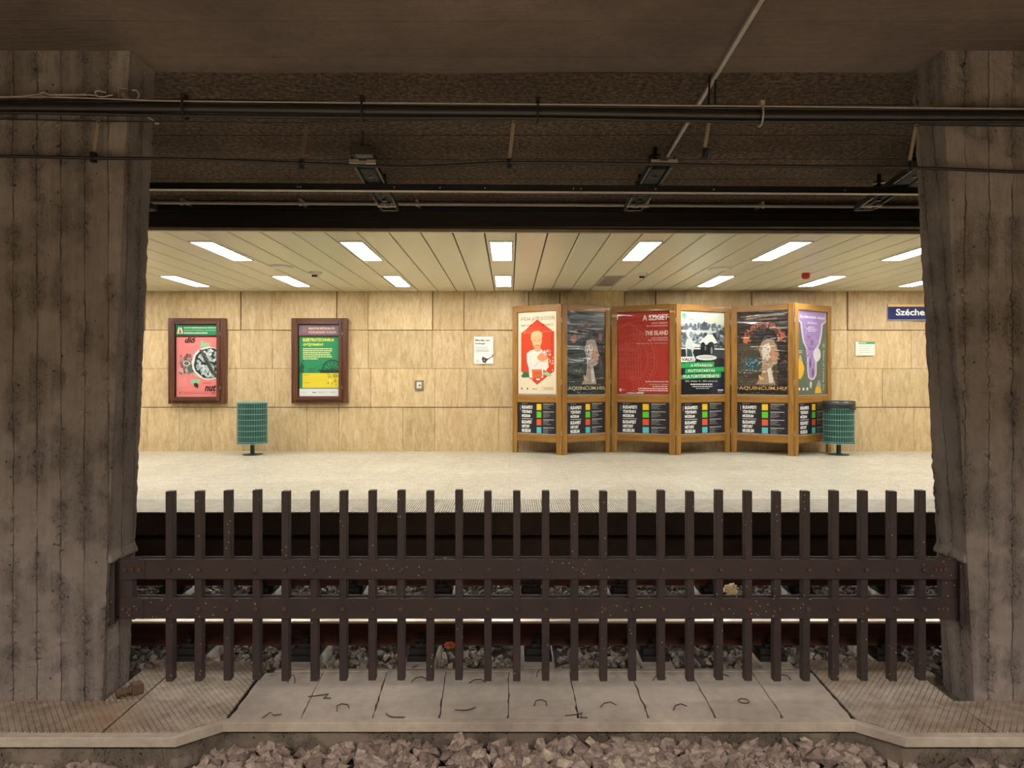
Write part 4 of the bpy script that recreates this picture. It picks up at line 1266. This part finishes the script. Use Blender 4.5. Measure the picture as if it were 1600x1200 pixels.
# small notice, switch plate, small sign, station name sign
p0 = wallpos(740.5, 568.5); p1 = wallpos(770.5, 526)
S = Sheet(p1.x-p0.x, p1.z-p0.z, '#e8e8de'); S.up()
S.text('Mindig van', .07, .10, .82, .18, '#1c1c22', .03); S.text('holnap!', .07, .22, .60, .30, '#1c1c22', .03)
S.greek(.09, .38, .78, 3, .05, '#8a8c8c', .3, .25); S.greek(.09, .52, .78, 1, .05, '#55575a', .4, .02); S.greek(.09, .58, .45, 1, .04, '#8a8c8c', .3)
S.poly([(1, .65), (.93, .65), (.97, .70), (.86, .76), (.70, .81), (.62, .79), (.48, .74), (.42, .76), (.44, .80), (.39, .82), (.44, .88), (.46, .95), (.55, .96), (.60, .98), (.66, .90), (.74, .84), (.90, .77), (1, .74)], '#3c3440')
S.up(); S.poly([(.48, .82), (.56, .84), (.60, .90), (.52, .90)], '#8a8088'); S.greek(.1, .86, .34, 3, .03, '#9aa4b0', .5)
o = S.build('paper_notice', None, p0); tag(o, 'white paper notice with a dark drawn hand taped on the stone wall', 'notice')
p0 = wallpos(648, 610); root = empty('switch_plate', p0, 0, 'square metal switch cover in the stone wall below and left of the paper notice', 'switch cover')
m = MB(); m.box(0, .165, -.012, .02, 0, .19, b=.004); m.build('outer_plate', M['metal_cover'], root)
m = MB(); m.box(.035, .13, -.022, -.012, .035, .155, b=.004); m.build('inner_plate', M['white_plastic'], root)
m = MB(); m.tube([(.095, -.022, .095), (.095, -.028, .095)], .014, 12); m.build('key_switch', M['black_plastic'], root)
p0 = wallpos(1337, 555.5); p1 = wallpos(1367, 534)
S = Sheet(p1.x-p0.x, p1.z-p0.z, '#e2e4d6'); S.up(); S.rect(0, 0, 1, .17, '#4a9a62'); S.rect(0, 0, .14, .17, '#d8e0d0'); S.up(); S.greek(.16, .05, .55, 1, .10, '#d0e8d0', .6, .0)
S.greek(.15, .30, .9, 4, .15, '#b4b8a8', .3, .3); S.greek(.04, .90, .5, 1, .06, '#9aa08c', .5)
o = S.build('information_card', None, p0); tag(o, 'small white card with a green header on the wall right of the panels', 'sign')
p0 = wallpos(1386, 500.5); p1 = wallpos(1472, 476)
root = empty('station_sign', p0+Vector((0, -.03, 0)), 0, 'dark blue station name sign with yellow top stripe, cut by the right pillar', 'station sign')
w, h = p1.x-p0.x, p1.z-p0.z
S = Sheet(w, h, '#20295c'); S.up(); S.rect(0, 0, 1, .14, '#e8c070'); S.rect(0, .95, 1, 1, '#8a88a0'); S.up()
u = lambda px: (px-1386)/86.0
S.text('Széchenyi', u(1398.5), .28, u(1461.5), .82, '#f2f2f0', .025)
S.build('sign_face', root, (0, 0, 0))
m = MB(); m.box(-.004, w+.004, .002, .06, -.004, h+.004); m.build('sign_body', M['galv'], root)

# ------------------------------------------------------------------ zigzag display panels
V = [(799.5, 13.14), (878, 12.58), (954.5, 13.14), (1056, 12.62), (1141.5, 13.12), (1242, 12.44), (1299.5, 13.12)]
V = [Vector((PX(px, Y), Y, 0)) for px, Y in V]
labs = ['pine display panel with the cream and red poster of a man in white shirt, leftmost', 'pine display panel with the dark green wrinkled poster, second from left',
        'pine display panel with the plain red poster', 'pine display panel with the black and white photo poster with green stripes',
        'pine display panel with the brown black poster of a carved head, second from right', 'pine display panel with the purple and green poster beside the right bin']
arts = [lambda w, h: poster_soldiers(w, h), lambda w, h: poster_aquincum(w, h, '#1c2f30', False), lambda w, h: poster_island(w, h),
        lambda w, h: poster_dogs(w, h), lambda w, h: poster_aquincum(w, h, '#2a221c', True), lambda w, h: poster_rites(w, h)]
for i in range(6):
    a, b = V[i], V[i+1]
    d = b-a; L = d.length; ang = math.atan2(d.y, d.x)
    gap = .012
    root = empty('display_panel', a+d.normalized()*gap, ang, labs[i], 'display panel', 'folding pine display panels')
    w = L-2*gap; T = .05; sw = .105; HT = 2.69
    for x in (0, w-sw):
        m = MB(); m.box(x, x+sw, 0, T, 0, HT, b=.005); m.build('stile', M['pine_v'], root)
    zt = 2.575; zm1, zm0 = 1.055, .925; zb1, zb0 = .350, .215
    for (u0, u1) in ((zt, HT-.002), (zm0, zm1), (zb0, zb1)):
        m = MB(); m.box(sw, w-sw, .004, T-.002, u0, u1, b=.004); m.build('rail', M['pine_h'], root)
    m = MB(); m.box(sw, w-sw, .034, .044, zm1, zt); m.build('backing_board', M['black_plastic'], root)
    m = MB(); m.box(sw, w-sw, .034, .044, zb1, zm0); m.build('backing_board', M['black_plastic'], root)
    s = arts[i](w-2*sw-.012, zt-zm1-.03); s.build('poster', root, (sw+.006, .030, zm1+.022))
    s = notice_sheet(w-2*sw-.012, zm0-zb1-.024); s.build('museum_notice', root, (sw+.006, .030, zb1+.020))
    m = MB(); m.box(sw, w-sw, .012, .014, zm1, zt); m.build('clear_cover', M['film' if i in (1, 4) else 'pane'], root)
    for (q0, q1) in ((zm1, zt), (zb1, zm0)):
        m = MB(); m.box(sw, w-sw, .006, .016, q0, q0+.016); m.build('glazing_bead', M['galv'], root)
    if i < 5:
        for q in (.35, 1.25, 2.35):
            m = MB(); m.tube([(w+gap*.7, -.006 if i % 2 else .0, q), (w+gap*.7, -.006 if i % 2 else .0, q+.09)], .009, 8); m.build('hinge', M['galv'], root)

# ------------------------------------------------------------------ litter bins
def bin_(px, pole_dx, lab, bag):
    Y = 12.95; R0 = .262
    Yc = 12.70
    x = PX(px, Yc)
    root = empty('litter_bin', (x, Yc, 0), 0, lab, 'litter bin', 'green wire litter bins')
    zb, zt = .205, .945
    m = MB(); m.tube([(0, 0, zb+.01), (0, 0, zt-.02)], R0-.012, 40, caps=False); m.tube([(0, 0, zb+.01), (0, 0, zb+.02)], R0-.012, 40); m.build('liner', M['bin_green'], root)
    m = MB(); r = R0
    def ring(z, rad=.0042, rr=R0): m.tube([(rr*math.cos(t), rr*math.sin(t), z) for t in [2*math.pi*q/40 for q in range(41)]], rad, 5, caps=False)
    for q in range(8): ring(zb+.03+(zt-zb-.05)*q/7)
    n = 40
    for q in range(n):
        t = 2*math.pi*q/n
        m.tube([(r*math.cos(t), r*math.sin(t), zb), (r*math.cos(t), r*math.sin(t), zt-.01)], .0019, 4, caps=False)
    ring(zt-.005, .006); ring(zb, .005)
    m.build('wire_basket', M['bin_wire'], root)
    m = MB()
    for q in range(n):
        t = 2*math.pi*(q+.5)/n; m.tube([(r*math.cos(t), r*math.sin(t), zb-.012), (r*.985*math.cos(t), r*.985*math.sin(t), zb+.03)], .003, 4)
    m.build('basket_fringe', M['bin_dark'], root)
    m = MB(); m.box(-.03, .03, -.03, .03, .01, zb+.02, b=.004); m.build('pole', M['bin_dark'], root)
    m = MB(); m.tube([(0, 0, 0), (0, 0, .012)], .17, 28); m.build('base_plate', M['bin_dark'], root)
    m = MB(); m.box(-.05, .05, -.05, .05, .012, .02); m.build('foot_collar', M['bin_dark'], root)
    if bag:
        m = MB(); n = 48; vs = []; rb = random.Random(8)
        prof = [(R0-.03, zt-.10), (R0-.02, zt+.012), (R0+.010, zt+.016), (R0+.014, zt-.05), (R0+.012, zt-.115)]
        for j, (rr, z) in enumerate(prof):
            for q in range(n):
                t = 2*math.pi*q/n; k = rb.uniform(-.005, .005)+(.02*math.sin(t*3+1) if j == 4 else 0)
                vs.append(((rr+abs(k)*.5)*math.cos(t), (rr+abs(k)*.5)*math.sin(t), z+k))
        m.add(vs, [(j*n+q, j*n+(q+1) % n, (j+1)*n+(q+1) % n, (j+1)*n+q) for j in range(4) for q in range(n)], smooth=True)
        m.build('bin_bag', M['bag'], root)
bin_(394.5, 0, 'green wire litter bin standing between the two framed posters', False)
bin_(1310.5, 0, 'green wire litter bin with black bag rim at the right end of the display panels', True)

# ------------------------------------------------------------------ cables and pipes under the tunnel roof
YD = 4.06
def pathpx(pts, Y): return [P(px, py, Y) for px, py in pts]
def smooth(pts, n=6):
    out = []
    for i in range(len(pts)-1):
        p0 = pts[max(i-1, 0)]; p1 = pts[i]; p2 = pts[i+1]; p3 = pts[min(i+2, len(pts)-1)]
        for k in range(n):
            t = k/n
            out.append(.5*((2*p1)+(-p0+p2)*t+(2*p0-5*p1+4*p2-p3)*t*t+(-p0+3*p1-3*p2+p3)*t**3))
    out.append(pts[-1]); return out
def run(name, pts, Y, r, mat, lab, cat, n=8):
    m = MB(); m.tube(smooth(pathpx(pts, Y)), r, n); o = m.build(name, M[mat]); tag(o, lab, cat); return o
root = empty('cable_bundle', (0, 0, 0), 0, 'thick black cable bundle running right across under the tunnel roof', 'cables')
m = MB(); m.tube(smooth(pathpx([(-300, 166), (0, 168), (300, 170), (600, 174), (840, 176), (1190, 181), (1600, 183), (1900, 184)], YD-.02)), .030, 12); m.build('duct', M['cable'], root)
m = MB(); m.tube(smooth(pathpx([(-300, 181), (0, 176), (300, 181), (600, 184), (840, 185), (1190, 190), (1600, 190), (1900, 190)], YD-.04)), .011, 8); m.build('cable', M['cable'], root)
m = MB(); m.tube(smooth(pathpx([(-300, 158), (0, 160), (300, 158), (600, 163), (840, 166), (1190, 170), (1600, 172), (1900, 172)], YD-.01)), .013, 8); m.build('cable', M['cable'], root)
m = MB(); m.tube(smooth(pathpx([(-300, 157), (0, 152), (60, 151), (190, 155), (300, 158), (840, 163), (1190, 166), (1600, 170), (1900, 170)], YD-.035)), .005, 6); m.build('catenary_wire', M['galv'], root)
for px, y0, y1 in ((290, 154, 186), (567, 158, 188), (840, 161, 190), (1188, 166, 196)):
    m = MB(); a = P(px, (y0+y1)/2, YD-.02)
    m.tube([a+Vector((0, .050*math.cos(t), .058*math.sin(t))) for t in [6.2832*q/14 for q in range(15)]], .006, 6)
    m.box(a.x-.012, a.x+.012, a.y-.04, a.y+.01, a.z+.05, a.z+.075)
    m.build('cable_clip', M['black_iron'] if px != 1188 else M['galv'], root)
m = MB()
m.tube([Vector((PX(1112, 4.5), 4.55, ZT)), P(1109, 118, 4.5), P(1107, 170, YD)], .006, 6); m.tube([Vector((PX(1116, 4.5), 4.55, ZT)), P(1118, 121, 4.5), P(1117, 172, YD)], .006, 6)
m.build('hanger_rod', M['black_iron'], root)
run('thin_cable', [(-300, 182), (0, 186), (120, 189), (240, 190), (480, 192), (700, 188), (1000, 188), (1250, 190), (1432, 195), (1600, 197), (1900, 198)], YD+.03, .004, 'cable', 'thin black cable sagging just below the thick bundle', 'cable', 6)
run('lower_cable', [(-300, 242), (0, 244), (146, 247), (300, 249), (470, 255), (640, 261), (800, 254), (1000, 256), (1100, 258), (1250, 260), (1424, 262), (1600, 269), (1900, 280)], YD, .0095, 'cable', 'black cable strung below the bundle, hanging on the slanted straps', 'cable')
wl = ['in front of the left pillar', 'between the left pillar and the left insulator bracket', 'in the middle above the platform ceiling edge', 'right of the slanted conduit', 'at the corner of the right pillar']
for i, (a, b, c, d, mt) in enumerate(((153.5, 188, 146, 246, 'beige_strap'), (480, 190, 471, 257, 'brown_strap'), (803, 188, 795, 256, 'beige_strap'), (1109, 186, 1100, 240, 'beige_strap'), (1432, 194, 1420, 260, 'beige_strap'))):
    p, q = P(a, b, YD+.012), P(c, d, YD+.012)
    root = empty('cable_strap', p, 0, 'flat metal strap holding the lower cable, '+wl[i], 'cable strap', 'slanted straps of the lower cable')
    m = MB(); w = .010
    v = [Vector((s*w, dy, z)) for dy in (0, .004) for s in (-1, 1) for z in (0, 1)]
    dd = q-p
    pts = []
    for dy in (0, .004):
        for (s, e) in ((-1, 0), (1, 0), (1, 1), (-1, 1)): pts.append(Vector((s*w+dd.x*e, dy, dd.z*e)))
    m.add(pts, [(0, 1, 2, 3), (7, 6, 5, 4), (0, 4, 5, 1), (1, 5, 6, 2), (2, 6, 7, 3), (3, 7, 4, 0)])
    m.build('strap', M[mt], root)
    m = MB(); m.tube([(0, -.003, -.012), (0, .006, -.012)], .005, 8); m.build('bolt', M['black_iron'], root)
    m = MB(); e = dd+Vector((0, -.01, 0)); m.tube([e+Vector((0, .018*math.cos(t), -.0+.020*math.sin(t))) for t in [6.2832*k/10 for k in range(11)]], .007, 6); m.box(e.x-.012, e.x+.016, -.018, .012, e.z-.028, e.z+.028)
    m.build('cable_clip', M['black_iron'], root)

# turnbuckle and hook on the left pillar
root = empty('turnbuckle', P(120, 149, YD-.06), 0, 'galvanised turnbuckle with two hooks in front of the left pillar', 'turnbuckle')
o0 = Vector(root.location)
q = lambda px, py, dy=0: P(px, py, YD-.06+dy)-o0
m = MB(); m.tube([q(88, 148), q(135, 148)], .0055, 8); m.tube([q(88, 148), q(90, 148)], .009, 8); m.tube([q(133, 148), q(135, 148)], .009, 8); m.build('body', M['galv'], root)
m = MB(); m.tube([q(135, 148), q(150, 149), q(156, 151), q(163, 151), q(172, 149), q(176, 148)], .004, 6); m.tube(smooth([q(152, 149), q(149, 146), q(150, 143), q(156, 142), q(166, 145)]), .0045, 6); m.build('hook', M['galv'], root)
m = MB(); m.tube(smooth([q(88, 148), q(76, 148), q(70, 145), q(63, 146), q(66, 150), q(75, 152)]), .0045, 6); m.build('hook', M['galv'], root)
m = MB(); m.tube([q(-250, 158), q(0, 151), q(30, 150.5), q(64, 147)], .003, 6); m.tube([q(30, 150.5), q(66, 153)], .003, 6); m.build('wire', M['galv'], root)
root = empty('wall_hook', P(200, 149, 4.10), 0, 'steel bracket with an open round hook on the left pillar corner', 'hook')
o0 = Vector(root.location)
q = lambda px, py, dy=0: P(px, py, 4.06+dy)-o0
m = MB(); m.tube([q(185, 137), q(199, 139), q(199, 141)], .003, 5); m.tube([q(185, 137), q(186, 154), q(199, 157)], .0035, 5); m.box(q(188, 0).x, q(193, 0).x, -.03, .03, q(0, 150).z, q(0, 144).z); m.build('bracket', M['galv'], root)
m = MB(); m.tube(smooth([q(194, 150), q(203, 156), q(211, 157), q(217, 150), q(214, 142), q(207, 141)]), .005, 6); m.build('hook', M['galv'], root)
root = empty('corner_clamp', P(235, 183, 4.2), 0, 'small galvanised clamp at the inner edge of the left pillar below the bundle', 'clamp')
o0 = Vector(root.location)
q = lambda px, py, Y=4.2: P(px, py, Y)-o0
m = MB(); m.tube([q(225, 178, 4.10), q(247, 193, 4.3)], .006, 6); m.tube([q(236, 178, 4.2), q(249, 180, 4.3)], .006, 6); m.tube([q(242, 193, 4.28), q(248, 193, 4.3)], .008, 6); m.build('clamp_arm', M['galv'], root)

# slanted conduit on the roof
m = MB()
def onroof(px, py): 
    Y = (ZT-.014-CH)*F/(588-py); return Vector((PX(px, Y), Y, ZT-.014))
a, b = onroof(1196, -12), onroof(1043, 243)
m = MB(); w = .012
pts = [a+Vector((-w, 0, -.012)), a+Vector((w, 0, -.012)), b+Vector((w, 0, -.012)), b+Vector((-w, 0, -.012)), a+Vector((-w, 0, .014)), a+Vector((w, 0, .014)), b+Vector((w, 0, .014)), b+Vector((-w, 0, .014))]
m.add(pts, [(0, 1, 2, 3), (7, 6, 5, 4), (0, 4, 5, 1), (1, 5, 6, 2), (2, 6, 7, 3), (3, 7, 4, 0)])
o = m.build('roof_conduit', M['galv'], recalc=True); tag(o, 'pale flat conduit running along the tunnel roof towards an insulator bracket', 'conduit')

# insulator brackets
ZB = CH+1.677
def bracket(x0, x1, lab, box):
    root = empty('insulator_bracket', (x0, 5.5, ZB), math.atan2(-(x1-x0), 1.58), lab, 'insulator bracket', 'overhead line insulator brackets')
    L = 1.58
    m = MB()
    for s in (-1, 1):
        m.box(s*.085-.004, s*.085+.004, -.02, L, -.03, .02); m.box(s*.085-.018 if s > 0 else s*.085, s*.085 if s > 0 else s*.085+.018, -.02, L, -.033, -.027)
    m.build('side_rail', M['black_iron'], root)
    m = MB()
    for s in (-1, 1):
        m.box(s*.0865-.002, s*.0865+.002, .10, .55, -.036, -.030); m.box(s*.0865-.002, s*.0865+.002, 1.05, 1.40, -.036, -.030)
    m.build('rail_lip', M['galv'], root)
    m = MB(); m.box(-.10, -.03, -.06, -.03, -.045, -.015); m.box(.03, .10, -.06, -.03, -.045, -.015); m.box(-.03, .03, -.07, -.04, -.055, -.03)
    m.box(-.085, -.025, 1.30, 1.34, -.05, -.03); m.box(.025, .085, 1.30, 1.34, -.05, -.03); m.box(-.02, .02, 1.29, 1.33, -.055, -.045); m.box(-.07, .07, 1.555, 1.565, -.034, -.028)
    m.build('crossbar', M['galv'], root)
    m = MB()
    for yy in (.35, 1.15):
        zt = ZT-ZB
        m.tube([(0, yy, -.04), (0, yy, zt)], .018, 10)
        for k in range(4): m.tube([(0, yy, .02+.035*k), (0, yy, .035+.035*k), (0, yy, .042+.035*k)], [.055, .05, .02], 14)
    m.build('insulator', M['insulator'], root)
    m = MB(); m.box(-.06, .06, .15, .62, -.03, .03, b=.006); m.tube([(-.02, .75, -.02), (-.02, 1.0, -.02)], .03, 10); m.tube([(.045, .55, 0), (.06, .8, -.02), (.05, 1.1, 0)], .012, 8); m.box(-.07, .07, .60, 1.04, -.022, .02); m.box(-.08, .08, 1.1, 1.28, -.01, .02); m.box(-.02, .02, .6, 1.5, -.02, .01)
    m.build('clamp_body', M['black_iron'], root)
    if box:
        m = MB(); m.box(-.085, .085, -.09, .02, .015, .085, b=.008); m.tube([(0, -.03, .08), (0, -.03, ZT-ZB)], .012, 8); m.build('junction_box', M['grey_box'], root)
bracket(-3.50, -3.60, 'black overhead insulator bracket at the left pillar edge, mostly hidden', False)
bracket(-1.13, -1.19, 'black overhead insulator bracket with a grey box, left of centre', True)
bracket(1.19, 1.23, 'black overhead insulator bracket at the end of the slanted conduit, right of centre', False)
bracket(3.28, 3.52, 'black overhead insulator bracket at the right pillar edge', False)

# conductor bar and white pipe, parallel to the beam over the opening
def yskew(x, y): return y+(x-.3)*math.tan(SKEW)
root = empty('conductor_bar', (0, 0, 0), 0, 'long black conductor bar with a bright lower edge hung under the brackets', 'conductor bar')
zb = CH+1.600
def skb(m, x0, x1, y0, y1, z0, z1):
    vs = [(x, yskew(x, y), z) for x in (x0, x1) for y in (y0, y1) for z in (z0, z1)]
    m.add(vs, [(0, 1, 3, 2), (4, 6, 7, 5), (0, 4, 5, 1), (2, 3, 7, 6), (0, 2, 6, 4), (1, 5, 7, 3)])
m = MB(); skb(m, -9, 10, 6.12, 6.17, zb-.005, zb+.050); m.build('bar', M['black_iron'], root)
m = MB(); skb(m, -9, 10, 6.115, 6.172, zb-.009, zb-.005); m.build('contact_edge', M['galv'], root)
m = MB()
for px in (468, 472, 617, 688, 758, 896, 908, 1025, 1117, 1325):
    x = PX(px, 6.12); m.box(x-.006, x+.006, yskew(x, 6.112), yskew(x, 6.12), zb+.012, zb+.024)
m.build('rivets', M['galv'], root)
for x in (-3.55, -1.16, 1.21, 3.36):
    m = MB(); m.box(x-.02, x+.02, yskew(x, 6.13), yskew(x, 6.16), zb+.045, ZB-.02); m.build('hanger', M['black_iron'], root)
root = empty('wall_conduit', (0, 0, 0), 0, 'thin pale conduit clipped along the top of the black beam over the opening', 'conduit')
zp = CH+1.825; yp = 7.56
m = MB(); m.tube([(-9, yskew(-9, yp), zp), (10, yskew(10, yp), zp)], .016, 8); m.build('pipe', M['white_pipe'], root)
for px in (290, 472, 652, 1013, 1195, 1375):
    x = PX(px, yp); m = MB(); m.tube([(x-.012, yskew(x, yp), zp), (x+.012, yskew(x, yp), zp)], .026, 8); m.box(x-.014, x+.014, yskew(x, yp)-.01, yskew(x, yp)+.22, zp+.01, zp+.05)
    m.build('pipe_clip', M['white_pipe'], root)
